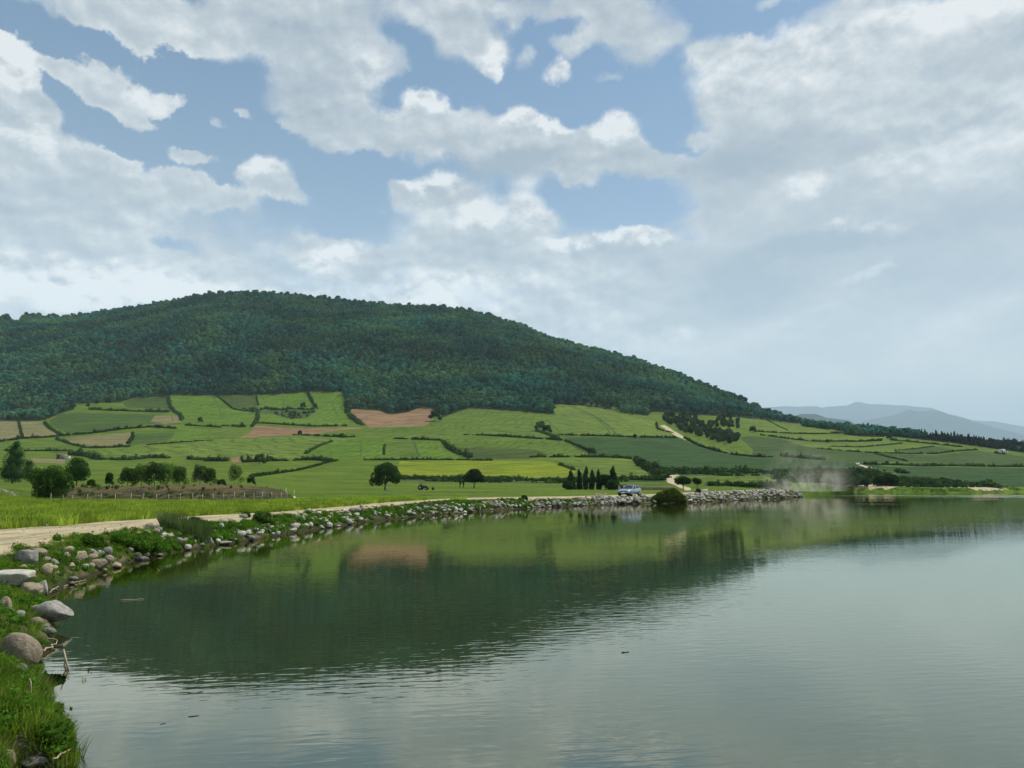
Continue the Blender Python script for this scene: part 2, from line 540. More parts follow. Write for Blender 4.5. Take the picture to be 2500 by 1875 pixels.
def base_height(X, Y):
    X, Y = np.asarray(X, float), np.asarray(Y, float)
    r = np.hypot(X, Y)
    az = np.arctan2(X, Y)
    azc = np.clip(az, -0.9, 0.9)
    u = np.tan(azc)
    D = r * np.cos(azc)
    fi = np.clip((u - U[0]) / 0.01, 0, len(U) - 1.001); i = fi.astype(int); fi -= i
    fj = np.clip(D / 2.0, 0, len(DG) - 1.001); j = fj.astype(int); fj -= j
    z = (TABLE[i, j] * (1 - fi) + TABLE[i + 1, j] * fi) * (1 - fj) + (TABLE[i, j + 1] * (1 - fi) + TABLE[i + 1, j + 1] * fi) * fj
    z = z + fbm2(X, Y, 60, 3, 3.0) * 2.2 * sstep(D, 260, 800)
    z = z + fbm2(X, Y, 170, 4, 5.0) * 13.0 * sstep(D, 930, 1200) * (1 - sstep(D, 1150, 1400)) * (1 - sstep(u, 0.25, 0.4))
    z = z + (np.abs(fbm2(X + .35 * Y, Y * .45, 120, 4, 15.0)) - .25) * 26.0 * sstep(D, 950, 1150) * (1 - sstep(D, 1150, 1400)) * (1 - sstep(u, 0.3, 0.5))
    z = z + fbm2(X, Y, 2.5, 3, 8.0) * 0.035
    side = sstep(np.abs(az), 0.95, 1.5)
    z = z * (1 - side) + (1.1 + fbm2(X, Y, 90, 3, 1.0) * 0.6) * side
    return z


def lake_sd(X, Y):
    """signed distance to the shore, positive on land"""
    X = np.asarray(X, float).ravel(); Y = np.asarray(Y, float).ravel()
    sd = np.full(X.shape, 500.0)
    near = (np.hypot(X, Y) < 700)
    d = seg_dist(X[near], Y[near], SHORE_LINE)
    ins = in_poly(X[near], Y[near], LAKE)
    d = np.where(ins, -d, d)
    sd[near] = d
    return sd


def height(X, Y):
    shp = np.shape(X)
    X = np.asarray(X, float).ravel(); Y = np.asarray(Y, float).ravel()
    zb = base_height(X, Y)
    sd = lake_sd(X, Y) + fbm2(X, Y, 1.1, 3, 21.0) * 0.16 * np.clip(np.hypot(X, Y) / 25, 0.5, 2)
    w = 2.5 + 0.5 * fbm2(X, Y, 9, 2, 4.0)
    t = np.clip(sd / w, 0, 1)
    land = zb * (0.12 * (sd > 0) * np.clip(sd / 0.15, 0, 1) + 0.88 * t * (1.6 - 0.6 * t)) + fbm2(X, Y, 0.7, 3, 2.0) * 0.06 * (1 - t) * (sd > 0)
    z = np.where(sd > 0, land, np.maximum(sd * 0.55, -1.6))
    return z.reshape(shp)


def px_ground(x, y):
    """where the ray through a pixel meets the ground"""
    u, v = px_uv(x, y)
    D = np.concatenate([np.geomspace(4, 150, 900), np.linspace(150, 1900, 1800)[1:]])
    z = height(u * D, D)
    hit = np.nonzero(CAM_Z + v * D <= z)[0]
    if not len(hit):
        k = len(D) - 1
    else:
        k = hit[0]
    if k > 0 and len(hit):
        d0, d1 = D[k - 1], D[k]
        g0 = CAM_Z + v * d0 - z[k - 1]; g1 = CAM_Z + v * d1 - z[k]
        t = g0 / (g0 - g1 + 1e-9)
        d = d0 + (d1 - d0) * t
    else:
        d = D[k]
    return np.array([u * d, d, float(height(u * d, d))])

# ------------------------------------------------------------------ materials
def new_mat(name):
    m = bpy.data.materials.new(name)
    m.use_nodes = True
    m.node_tree.nodes.clear()
    return m, NT(m.node_tree)


def surf(N, color, rough=0.9, normal=None, spec=0.2, metallic=0.0, coat=0.0):
    b = N.n('ShaderNodeBsdfPrincipled')
    if isinstance(color, tuple) and len(color) == 3: color = (*color, 1)
    N.put(b.inputs['Base Color'], color)
    N.put(b.inputs['Roughness'], rough)
    N.put(b.inputs['Metallic'], metallic)
    b.inputs['Specular IOR Level'].default_value = spec
    b.inputs['Coat Weight'].default_value = coat
    if normal is not None: N.put(b.inputs['Normal'], normal)
    o = N.n('ShaderNodeOutputMaterial')
    N.t.links.new(b.outputs[0], o.inputs[0])
    return b


def bump(N, h, dist, strength=1.0):
    b = N.n('ShaderNodeBump')
    b.inputs['Strength'].default_value = strength
    b.inputs['Distance'].default_value = dist
    N.put(b.inputs['Height'], h)
    return b.outputs[0]


def crop_mat(name, c1, c2, c3=None, row=None, row_amt=0.25, patch=40.0, grain=1.2, tuft=0.42):
    """a field of crops: large soft patches, drill rows along a direction, fine mottling"""
    m, N = new_mat(name)
    tc = N.n('ShaderNodeTexCoord').outputs['Object']
    big = N.rng(N.noise(tc, 1.0 / patch, 4, 0.55), 0.38, 0.62)
    col = N.mix(big, c1, c2)
    st = N.v('MULTIPLY', tc, (0.25, 1.0, 1.0))
    mid = N.rng(N.noise(st, 0.22, 4, 0.6), 0.42, 0.66)
    if c3 is not None:
        col = N.mix(N.m('MULTIPLY', mid, 0.6), col, c3)
    fine = N.noise(tc, 1.0 / grain, 5, 0.7)
    wide = N.noise(N.v('MULTIPLY', tc, (0.35, 1.0, 1.0)), 0.13, 5, 0.68)
    k = N.rng(fine, 0.3, 0.7, 1.0 - tuft, 1.0 + tuft, smooth=False)
    if row is not None:
        a = R(row[0])
        vr = N.n('ShaderNodeVectorRotate')
        vr.rotation_type = 'Z_AXIS'
        N.put(vr.inputs['Vector'], tc)
        vr.inputs['Angle'].default_value = a
        wob = N.v('ADD', vr.outputs[0], N.v('SCALE', N.v('SUBTRACT', N.noise(tc, 0.03, 2, 0.5, color=True), (.5, .5, .5)), s=row[1] * 3))
        w = N.n('ShaderNodeTexWave')
        w.wave_type = 'BANDS'
        w.bands_direction = 'X'
        N.put(w.inputs['Vector'], wob)
        w.inputs['Scale'].default_value = 0.314 / row[1]
        w.inputs['Distortion'].default_value = 1.2
        w.inputs['Detail'].default_value = 2
        w.inputs['Detail Scale'].default_value = 2.0
        k = N.m('MULTIPLY', k, N.rng(w.outputs['Fac'], 0.0, 0.35, 1.0 - row_amt * 1.6, 1.0))
    k = N.m('MULTIPLY', k, N.rng(wide, .34, .66, .68, 1.24, smooth=False))
    col = N.v('SCALE', col, s=k)
    nrm = bump(N, fine, 0.5, 0.8)
    surf(N, col, 0.95, nrm, 0.08)
    return m


MAT = {}
MAT['grass'] = crop_mat('meadow_grass', (0.082, 0.131, 0.013), (0.107, 0.158, 0.018), (0.058, 0.101, 0.009), patch=25)
MAT['wheat'] = crop_mat('young_wheat', (0.087, 0.139, 0.017), (0.107, 0.160, 0.022), (0.070, 0.119, 0.013), row=(20, 9), row_amt=.20, patch=60)
MAT['wheat2'] = crop_mat('pale_wheat', (0.105, 0.157, 0.024), (0.126, 0.178, 0.029), (0.085, 0.139, 0.019), row=(-35, 12), row_amt=.20, patch=70)
MAT['bright'] = crop_mat('bright_wheat', (0.087, 0.157, 0.014), (0.109, 0.179, 0.019), (0.069, 0.131, 0.013), row=(8, 7), row_amt=.20, patch=50)
MAT['green'] = crop_mat('green_wheat', (0.053, 0.094, 0.018), (0.066, 0.108, 0.020), (0.045, 0.081, 0.014), row=(60, 7), row_amt=.20, patch=50)
MAT['hatch'] = crop_mat('hatched_crop', (0.058, 0.094, 0.018), (0.071, 0.105, 0.021), (0.046, 0.078, 0.013), row=(50, 6), row_amt=.45, patch=50)
MAT['dark'] = crop_mat('deep_green_wheat', (0.026, 0.067, 0.017), (0.034, 0.076, 0.018), (0.045, 0.080, 0.018), row=(75, 14), row_amt=.20, patch=45)
MAT['mid'] = crop_mat('mid_green_wheat', (0.041, 0.078, 0.018), (0.051, 0.087, 0.018), (0.060, 0.092, 0.018), row=(75, 14), row_amt=.20, patch=60)
MAT['yellow'] = crop_mat('yellow_rape', (.150, .200, .010), (.185, .225, .012), (.080, .130, .010), patch=14, tuft=.30)
MAT['tan'] = crop_mat('ripening_field', (.215, .178, .085), (.175, .160, .070), (.110, .135, .040), row=(5, 5), row_amt=.12, patch=25)
MAT['brown'] = crop_mat('ploughed_soil', (.235, .148, .078), (.190, .115, .062), (.270, .180, .100), row=(40, 11), row_amt=.12, patch=40, tuft=.15)
MAT['olive'] = crop_mat('rough_pasture', (.048, .085, .022), (.075, .105, .030), (.035, .066, .018), patch=12, tuft=.5)
MAT['forest'] = crop_mat('forest_floor', (.012, .028, .012), (.018, .036, .014), patch=30)
MAT['scrub'] = crop_mat('scrub_bank', (.030, .062, .016), (.048, .085, .022), (.090, .095, .040), patch=6, tuft=.6)


def road_mat():
    m, N = new_mat('pale_gravel_road')
    tc = N.n('ShaderNodeTexCoord').outputs['Object']
    a = N.noise(tc, 0.5, 6, 0.65)
    col = N.mix(N.rng(a, .35, .65), (.40, .325, .190), (.50, .425, .275))
    g = N.noise(tc, 9.0, 6, 0.75)
    st = N.noise(N.v('MULTIPLY', tc, (1.6, .22, 1)), 1.6, 5, 0.72)
    col = N.v('SCALE', col, s=N.rng(g, .25, .75, .72, 1.18, smooth=False))
    col = N.v('SCALE', col, s=N.rng(st, .36, .58, .68, 1.06))
    # small pebbles and clods
    vo = N.n('ShaderNodeTexVoronoi'); N.put(vo.inputs['Vector'], tc); vo.inputs['Scale'].default_value = 7.0
    h = N.m('ADD', g, N.m('MULTIPLY', N.rng(vo.outputs['Distance'], 0.0, 0.45, 1.0, 0.0), .5))
    surf(N, col, .95, bump(N, h, .05, 1.0), .1)
    return m


def bank_mat():
    m, N = new_mat('bank_soil')
    tc = N.n('ShaderNodeTexCoord').outputs['Object']
    a = N.noise(tc, 0.8, 6, 0.6)
    col = N.mix(N.rng(a, .42, .6), (.035, .055, .014), (.150, .125, .070))
    sepp = N.n('ShaderNodeSeparateXYZ'); N.put(sepp.inputs[0], tc)
    wet = N.rng(sepp.outputs[2], 0.16, 0.02, 0.0, 1.0)
    col = N.mix(wet, col, (.040, .036, .020))
    g = N.noise(tc, 8.0, 6, 0.7)
    col = N.v('SCALE', col, s=N.rng(g, .25, .75, .65, 1.25, smooth=False))
    surf(N, col, .95, bump(N, g, .08, 1.0), .1)
    return m


def earth_mat():
    m, N = new_mat('earth_embankment')
    tc = N.n('ShaderNodeTexCoord').outputs['Object']
    a = N.noise(N.v('MULTIPLY', tc, (1, 1, 1.5)), 0.9, 7, 0.68)
    b = N.noise(tc, 0.25, 3, 0.6)
    sepp = N.n('ShaderNodeSeparateXYZ'); N.put(sepp.inputs[0], tc)
    hgt = N.rng(sepp.outputs[2], 1.4, 2.3)
    col = N.mix(N.rng(a, .44, .60), (.038, .044, .016), (.135, .112, .060))
    col = N.mix(N.m('MULTIPLY', hgt, N.rng(b, .38, .55)), col, (.175, .128, .066))
    g = N.noise(tc, 5.0, 5, 0.7)
    col = N.v('SCALE', col, s=N.rng(g, .25, .75, .6, 1.25, smooth=False))
    surf(N, col, .95, bump(N, N.m('ADD', a, g), .25, 1.0), .05)
    return m


MAT['road'] = road_mat()
MAT['bank'] = bank_mat()
MAT['earth'] = earth_mat()


def dirt_mat(name, c1, c2):
    m, N = new_mat(name)
    tc = N.n('ShaderNodeTexCoord').outputs['Object']
    col = N.mix(N.rng(N.noise(tc, .6, 5, .65), .35, .65), c1, c2)
    surf(N, col, .95, bump(N, N.noise(tc, 3, 4, .7), .05, .8), .1)
    return m


MAT['dirt'] = dirt_mat('pale_dirt', (.36, .30, .19), (.48, .41, .28))
MAT['concrete'] = dirt_mat('pale_concrete', (.50, .48, .42), (.62, .60, .54))
MAT['rut'] = dirt_mat('wheel_rut', (.035, .070, .014), (.050, .088, .018))


def water_mat():
    m, N = new_mat('lake_water')
    tc = N.n('ShaderNodeTexCoord').outputs['Object']
    wv = N.v('MULTIPLY', tc, (0.42, 1.35, 1.0))
    rot = N.n('ShaderNodeVectorRotate'); rot.rotation_type = 'Z_AXIS'
    N.put(rot.inputs['Vector'], tc); rot.inputs['Angle'].default_value = R(-9)
    wv = N.v('MULTIPLY', rot.outputs[0], (0.40, 1.35, 1.0))
    n1 = N.noise(wv, 5.2, 2, 0.45, dist=0.3)          # small wind ripples
    n2 = N.noise(wv, 0.75, 2, 0.5)                      # longer swell
    calm = N.noise(N.v('MULTIPLY', tc, (0.5, 1.0, 1.0)), 0.09, 3, 0.5)
    sepp = N.n('ShaderNodeSeparateXYZ'); N.put(sepp.inputs[0], tc)
    # ruffled strip on the far side of the lake
    q = N.v('MULTIPLY_ADD', tc, (1 / 75.0, 1 / 24.0, 0.0), (-120 / 75.0, -152 / 24.0, 0.0))
    strip = N.rng(N.v('LENGTH', q), 1.05, 0.45)
    strip = N.m('MULTIPLY', strip, N.rng(N.noise(N.v('MULTIPLY', tc, (.25, 1.5, 1)), .10, 4, .6), .40, .60))
    q2 = N.v('MULTIPLY_ADD', tc, (1 / 60.0, 1 / 26.0, 0.0), (-62 / 60.0, -62 / 26.0, 0.0))
    strip2 = N.m('MULTIPLY', N.rng(N.v('LENGTH', q2), 1.1, 0.4), 0.45)
    amp = N.m('ADD', N.rng(calm, .40, .62, .45, 1.25), N.m('MULTIPLY', strip, 11.0))
    amp = N.m('ADD', amp, strip2)
    nearw = N.rng(sepp.outputs[1], 42, 12, .85, 1.35)
    amp = N.m('MULTIPLY', amp, nearw)
    h = N.m('ADD', N.m('MULTIPLY', n1, amp), N.m('MULTIPLY', n2, 0.7))
    dist = N.n('ShaderNodeBump')
    dist.inputs['Strength'].default_value = 1.0
    dist.inputs['Distance'].default_value = 0.0023
    N.put(dist.inputs['Height'], h)
    rough = N.m('ADD', N.m('MULTIPLY', strip, 0.16), 0.018)
    df = N.n('ShaderNodeBsdfDiffuse'); df.inputs['Color'].default_value = (.015, .024, .002, 1)
    gl = N.n('ShaderNodeBsdfGlossy')
    gl.inputs['Color'].default_value = (1.0, .99, .86, 1)
    N.put(gl.inputs['Roughness'], rough); N.put(gl.inputs['Normal'], dist.outputs[0])
    fr = N.n('ShaderNodeFresnel'); fr.inputs['IOR'].default_value = 1.333
    N.put(fr.inputs['Normal'], dist.outputs[0])
    mx = N.n('ShaderNodeMixShader')
    N.put(mx.inputs[0], N.m('POWER', fr.outputs[0], 0.60))
    N.t.links.new(df.outputs[0], mx.inputs[1]); N.t.links.new(gl.outputs[0], mx.inputs[2])
    o = N.n('ShaderNodeOutputMaterial')
    N.t.links.new(mx.outputs[0], o.inputs[0])
    return m


MAT['water'] = water_mat()

# ------------------------------------------------------------------ terrain grid
colpx = np.arange(-420, 2924, 4.0)
gu = (colpx - 1250) / F
az_f = np.arctan(gu)
az_l = np.linspace(-math.pi, az_f[0], 70)[:-1]
az_r = np.linspace(az_f[-1], math.pi, 70)[1:]
AZ = np.concatenate([az_l, az_f, az_r])
ynear = np.concatenate([np.arange(2300, 1420, -6.0), np.arange(1420, 1195, -2.2)])
Dn = 1.8 * F / (ynear - 1177.0)
Dn = Dn[Dn < 165]
DR = np.concatenate([[0.6, 1.2, 1.8, 2.3], Dn[Dn > 2.6], np.arange(max(Dn) + 1.8, 235, 1.8), np.arange(238, 960, 4.2), np.arange(966, 1700, 12.0), np.geomspace(1750, 30000, 22)])
nc, nr = len(AZ), len(DR)
azc = np.clip(AZ, -0.9, 0.9)
RR = DR[None, :] / np.cos(azc)[:, None]
GX = RR * np.sin(AZ)[:, None]
GY = RR * np.cos(AZ)[:, None]
GZ = height(GX, GY)
GZ = np.where(DR[None, :] > 3200, np.minimum(GZ, -2.0 + 0 * GZ), GZ)
i0 = len(az_l)
i1 = i0 + len(az_f)


def px_ground_many(pts):
    pts = np.asarray(pts, float)
    out = np.zeros((len(pts), 3))
    for k, (x, y) in enumerate(pts):
        u, v = px_uv(x, y)
        f = np.clip((u - gu[0]) / (gu[1] - gu[0]), 0, len(gu) - 1.001)
        a = int(f); f -= a
        z = GZ[i0 + a] * (1 - f) + GZ[i0 + a + 1] * f
        g = CAM_Z + v * DR - z
        h = np.nonzero(g[4:] <= 0)[0]
        j = (h[0] + 4) if len(h) else nr - 20
        g0, g1 = g[j - 1], g[j]
        t = np.clip(g0 / (g0 - g1 + 1e-9), 0, 1) if len(h) else 0
        d = DR[j - 1] + (DR[j] - DR[j - 1]) * t
        out[k] = (u * d, d, z[j - 1] + (z[j] - z[j - 1]) * t)
    return out


def zat(x, y):
    return float(height(np.array([x]), np.array([y]))[0])


# faces
ci, ri = np.meshgrid(np.arange(nc - 1), np.arange(nr - 1), indexing='ij')
ci, ri = ci.ravel(), ri.ravel()
QUAD = np.stack([ci * nr + ri, (ci + 1) * nr + ri, (ci + 1) * nr + ri + 1, ci * nr + ri + 1], 1)
VV = np.stack([GX.ravel(), GY.ravel(), GZ.ravel()], 1)

FOREST_EDGE = (cp('P', [(-420, 1033), (0, 1027)]) + cp('A', [(100, 452), (370, 447), (520, 390), (640, 352), (650, 300), (830, 300), (1030, 292), (1130, 262), (1440, 240), (1480, 232)]) +
               cp('B', [(100, 232), (440, 228), (880, 206), (905, 198), (1200, 200), (1210, 300), (1235, 370), (1290, 348), (1500, 362), (1610, 393), (1750, 378), (1850, 338), (1965, 345), (2060, 420), (2211, 365)]) +
               cp('C', [(520, 340), (800, 358), (1000, 376), (1260, 398), (1220, 308), (1500, 318), (1800, 335), (1830, 392), (2060, 408)]) +
               cp('D', [(500, 372), (900, 402), (1180, 415), (1450, 440), (1700, 470), (1900, 488)]) + cp('E', [(200, 518), (560, 562), (640, 603), (850, 606), (1050, 612), (1500, 662), (2212, 758)]) + [(2924, 1120)])
FOREST = FOREST_EDGE + [(2924, 500), (-420, 500)]

FIELDS = [
    ('forest_floor', 'forest', 'P', FOREST),
    ('wheat_field', 'wheat2', 'A', [(700, 715), (1100, 680), (1500, 640), (2000, 605), (2330, 578), (2670, 590), (3080, 600), (2870, 645), (2620, 750), (2590, 770), (1600, 765), (1100, 750), (800, 735)]),
    ('wheat_field', 'wheat', 'B', [(870, 570), (1000, 555), (1400, 512), (1900, 500), (2100, 420), (2211, 365), (2290, 342), (2570, 358), (2900, 385), (3030, 400), (2930, 480), (2830, 500), (2880, 550), (2980, 602), (2670, 585), (2330, 560), (2240, 580), (2160, 625), (1650, 605), (1310, 600)]),
    ('ripening_field', 'tan', 'A', [(-60, 455), (155, 455), (188, 612), (-60, 622)]),
    ('ripening_field', 'tan', 'A', [(175, 455), (370, 455), (420, 505), (545, 575), (200, 597)]),
    ('wheat_field', 'green', 'A', [(415, 452), (520, 395), (700, 378), (1050, 390), (1500, 400), (1545, 420), (1560, 480), (1300, 475), (1050, 505), (800, 545), (600, 560), (470, 510)]),
    ('dry_patch', 'tan', 'A', [(1330, 405), (1500, 400), (1545, 420), (1562, 470), (1420, 475), (1300, 462)]),
    ('upper_field', 'hatch', 'A', [(1060, 300), (1110, 268), (1440, 242), (1455, 345), (1100, 335)]),
    ('upper_field', 'bright', 'B', [(-285, 235), (105, 235), (250, 350), (430, 388), (420, 475), (150, 482), (-170, 462), (-180, 380), (-290, 320)]),
    ('ripening_field', 'tan', 'A', [(540, 605), (900, 570), (1130, 552), (1135, 590), (1100, 660), (900, 688), (800, 665), (600, 640)]),
    ('wheat_field', 'wheat', 'A', [(-60, 645), (160, 640), (170, 622), (460, 618), (560, 655), (800, 695), (-60, 702)]),
    ('wheat_field', 'green', 'A', [(1180, 558), (1515, 555), (1450, 625), (1110, 665), (1140, 600)]),
    ('wheat_field', 'bright', 'A', [(1590, 520), (1870, 520), (1750, 618), (1460, 622)]),
    ('wheat_field', 'wheat', 'A', [(1880, 528), (2150, 530), (2050, 580), (1960, 605), (1755, 618)]),
    ('wheat_field', 'wheat', 'A', [(-60, 722), (480, 722), (480, 770), (-60, 775)]),
    ('dry_patch', 'tan', 'A', [(240, 778), (560, 775), (560, 822), (240, 805)]),
    ('bare_patch', 'brown', 'A', [(1990, 770), (2180, 760), (2170, 795), (2010, 812)]),
    ('bare_patch', 'brown', 'B', [(225, 770), (400, 763), (600, 775), (560, 795), (240, 812)]),
    ('upper_field', 'hatch', 'B', [(115, 235), (440, 230), (460, 325), (430, 358), (250, 345), (160, 280)]),
    ('upper_field', 'bright', 'B', [(452, 228), (880, 208), (940, 345), (480, 330)]),
    ('upper_field', 'bright', 'B', [(905, 200), (1200, 203), (1210, 300), (1235, 360), (1215, 420), (1260, 475), (950, 485), (700, 470), (480, 450), (480, 385), (600, 385), (700, 440), (880, 425), (960, 380), (985, 350), (940, 320)]),
    ('rough_pasture', 'olive', 'B', [(250, 352), (480, 335), (940, 350), (960, 375), (870, 425), (740, 440), (640, 410), (600, 385), (400, 380)]),
    ('ploughed_field', 'brown', 'B', [(440, 490), (700, 510), (1000, 518), (1300, 508), (1400, 511), (1180, 530), (1000, 555), (900, 565), (700, 578), (300, 600), (400, 545)]),
    ('ploughed_field', 'brown', 'B', [(1265, 345), (1500, 365), (1600, 395), (1750, 380), (1850, 338), (1965, 345), (1945, 420), (1960, 460), (1900, 495), (1430, 508), (1270, 420)]),
    ('wheat_field', 'wheat2', 'C', [(1220, 308), (1500, 318), (1700, 340), (2000, 400), (2130, 460), (2150, 500), (2290, 580), (1300, 562), (1200, 520), (1180, 470), (1270, 400)]),
    ('wheat_field', 'wheat2', 'C', [(560, 560), (700, 500), (1060, 490), (1110, 550), (1215, 602), (900, 585)]),
    ('fallow_strip', 'olive', 'C', [(1520, 288), (1700, 318), (1820, 375), (1700, 355), (1500, 315)]),
    ('deep_green_field', 'dark', 'D', [(-262, 592), (740, 597), (860, 655), (1150, 737), (1600, 772), (2250, 800), (2600, 855), (2600, 905), (1500, 884), (580, 862), (460, 800), (330, 768), (0, 755), (-150, 700)]),
    ('wheat_field', 'wheat', 'C', [(470, 592), (1300, 622), (1570, 752), (1200, 752), (1090, 700), (380, 682), (360, 640)]),
    ('striped_field', 'hatch', 'C', [(380, 684), (1090, 702), (1200, 752), (1040, 778), (570, 782)]),
    ('wheat_field', 'bright', 'B', [(850, 755), (1100, 640), (1300, 612), (1560, 620), (1545, 700), (1560, 780), (1000, 785)]),
    ('wheat_field', 'wheat', 'B', [(1572, 650), (1650, 620), (1800, 630), (1862, 778), (1580, 778), (1560, 700)]),
    ('wheat_field', 'bright', 'B', [(1806, 630), (2050, 640), (2211, 778), (1868, 778)]),
    ('yellow_field', 'yellow', 'C', [(-89, 800), (560, 795), (1180, 800), (1440, 880), (1400, 947), (0, 932), (-70, 928), (-100, 860)]),
    ('wheat_field', 'wheat2', 'C', [(1170, 782), (1700, 770), (1930, 792), (2000, 850), (2150, 942), (1800, 945), (1440, 888), (1300, 825)]),
    ('scrub_strip', 'scrub', 'C', [(-190, 932), (0, 935), (700, 945), (1350, 950), (1800, 946), (2180, 950), (2220, 982), (1800, 978), (1300, 992), (600, 985), (-70, 968)]),
    ('wheat_field', 'wheat', 'D', [(860, 598), (1000, 608), (1200, 660), (1350, 715), (1340, 752), (1150, 735), (900, 650)]),
    ('wheat_field', 'mid', 'D', [(1260, 595), (1350, 580), (1600, 600), (1750, 640), (2100, 700), (2300, 740), (2300, 798), (1700, 778), (1360, 748), (1375, 700)]),
    ('wheat_field', 'wheat2', 'D', [(1180, 415), (1450, 440), (1690, 545), (1420, 530), (1250, 470)]),
    ('wheat_field', 'wheat2', 'D', [(1475, 462), (1900, 490), (2211, 530), (2211, 560), (1700, 545)]),
    ('wheat_field', 'wheat2', 'D', [(1440, 560), (2211, 575), (2500, 590), (2560, 625), (1900, 625), (1700, 600)]),
    ('wheat_field', 'wheat2', 'D', [(1700, 640), (2300, 635), (2560, 640), (2300, 700), (1900, 690)]),
    ('wheat_field', 'wheat', 'D', [(780, 930), (1500, 935), (1740, 985), (1500, 1000), (1000, 998), (890, 960)]),
    ('scrub_strip', 'scrub', 'D', [(580, 865), (1500, 880), (2200, 890), (2211, 1025), (1500, 1045), (1150, 1010), (1700, 995), (1500, 930), (650, 925)]),
    ('wheat_field', 'wheat2', 'E', [(-20, 490), (560, 540), (950, 595), (950, 612), (560, 592), (-20, 575)]),
    ('wheat_field', 'wheat2', 'E', [(300, 670), (1050, 655), (1130, 670), (850, 705), (500, 695)]),
    ('wheat_field', 'wheat2', 'E', [(100, 665), (850, 708), (1150, 675), (1400, 695), (1050, 740), (800, 745), (350, 710)]),
    ('wheat_field', 'wheat', 'E', [(1230, 645), (1800, 700), (1990, 750), (2212, 775), (2500, 800), (2500, 820), (2212, 790), (1700, 722), (1400, 692)]),
    ('wheat_field', 'mid', 'E', [(1080, 740), (1420, 700), (1620, 730), (1400, 765), (1000, 765)]),
    ('deep_green_field', 'mid', 'E', [(850, 762), (1400, 778), (1800, 738), (2212, 795), (2800, 830), (2800, 880), (2212, 872), (1200, 865), (930, 800)]),
    ('deep_green_field', 'dark', 'E', [(880, 878), (2212, 895), (2800, 900), (2800, 1078), (2212, 1076), (1990, 1072), (1500, 1010), (1100, 990), (1050, 930)]),
    ('deep_green_field', 'mid', 'E', [(0, 690), (350, 715), (800, 755), (1150, 840), (700, 850), (0, 812)]),
    ('deep_green_field', 'dark', 'E', [(0, 820), (650, 852), (880, 922), (500, 930), (0, 905)]),
    ('scrub_strip', 'scrub', 'E', [(-20, 900), (900, 925), (1100, 990), (1500, 1012), (1990, 1074), (1300, 1068), (500, 1078), (0, 1080)]),
    ('track', 'dirt', 'D', [(606, 934), (655, 917), (755, 914), (705, 930), (684, 950), (702, 985), (770, 1012), (890, 1046), (800, 1054), (700, 1008), (640, 985)]),
    ('track', 'dirt', 'E', [(695, 862), (722, 858), (800, 878), (995, 928), (900, 932), (760, 882)]),
    ('track', 'dirt', 'D', [(572, 490), (612, 488), (742, 566), (815, 612), (795, 619), (700, 577)]),
    ('bare_earth', 'brown', 'E', [(1100, 1030), (1230, 1015), (1240, 1060), (1120, 1062)]),
    ('ruffled_meadow', 'bright', 'P', [(-420, 1240), (0, 1212), (40, 1220), (150, 1228), (690, 1216), (760, 1208), (1000, 1206), (1120, 1212), (952, 1225), (500, 1257), (362, 1266), (0, 1291), (-420, 1322)]),
]
ROAD_PX = [(-420, 1322), (0, 1292), (158, 1284), (226, 1276), (362, 1267), (500, 1257.5), (670, 1249), (839, 1235), (952, 1226), (1113, 1216), (1283, 1213), (1424, 1211), (1540, 1208), (1660, 1204), (1817, 1196.5), (1900, 1194), (2015, 1193), (2063, 1190), (2144, 1188.5), (2253, 1188.5), (2440, 1191), (2924, 1192),
           (2924, 1193.4), (2440, 1192.6), (2253, 1189.8), (2144, 1190.2), (2063, 1192.5), (2000, 1198), (1900, 1198), (1817, 1200), (1700, 1207), (1540, 1213.5), (1424, 1216), (1283, 1219), (1113, 1221), (1037, 1225.5), (896, 1239), (780, 1252), (698, 1267), (622, 1279), (500, 1292), (407, 1299), (294, 1308), (203, 1320), (102, 1338), (0, 1372), (-420, 1520)]
ROAD_Z = [.9] * 12 + [.93, 1.0, 1.24, 1.28, 1.3, 1.3, 1.3, 1.25, 1.15, 1.1, 1.1, 1.15, 1.25, 1.3, 1.3, 1.3, 1.28, 1.24, 1.05, .93] + [.9] * 17
ROAD_Z = ROAD_Z[:len(ROAD_PX)] + [.9] * max(0, len(ROAD_PX) - len(ROAD_Z))
EARTH = [(140, 1225), (158, 1187), (400, 1184), (560, 1181), (640, 1183), (690, 1197), (722, 1217), (560, 1223)]



def poly_sd(px, py, poly):
    """signed distance to a polygon, positive inside"""
    p = np.asarray(poly, float)
    d = seg_dist(px, py, np.vstack([p, p[:1]]))
    return np.where(in_poly(px, py, p), d, -d)


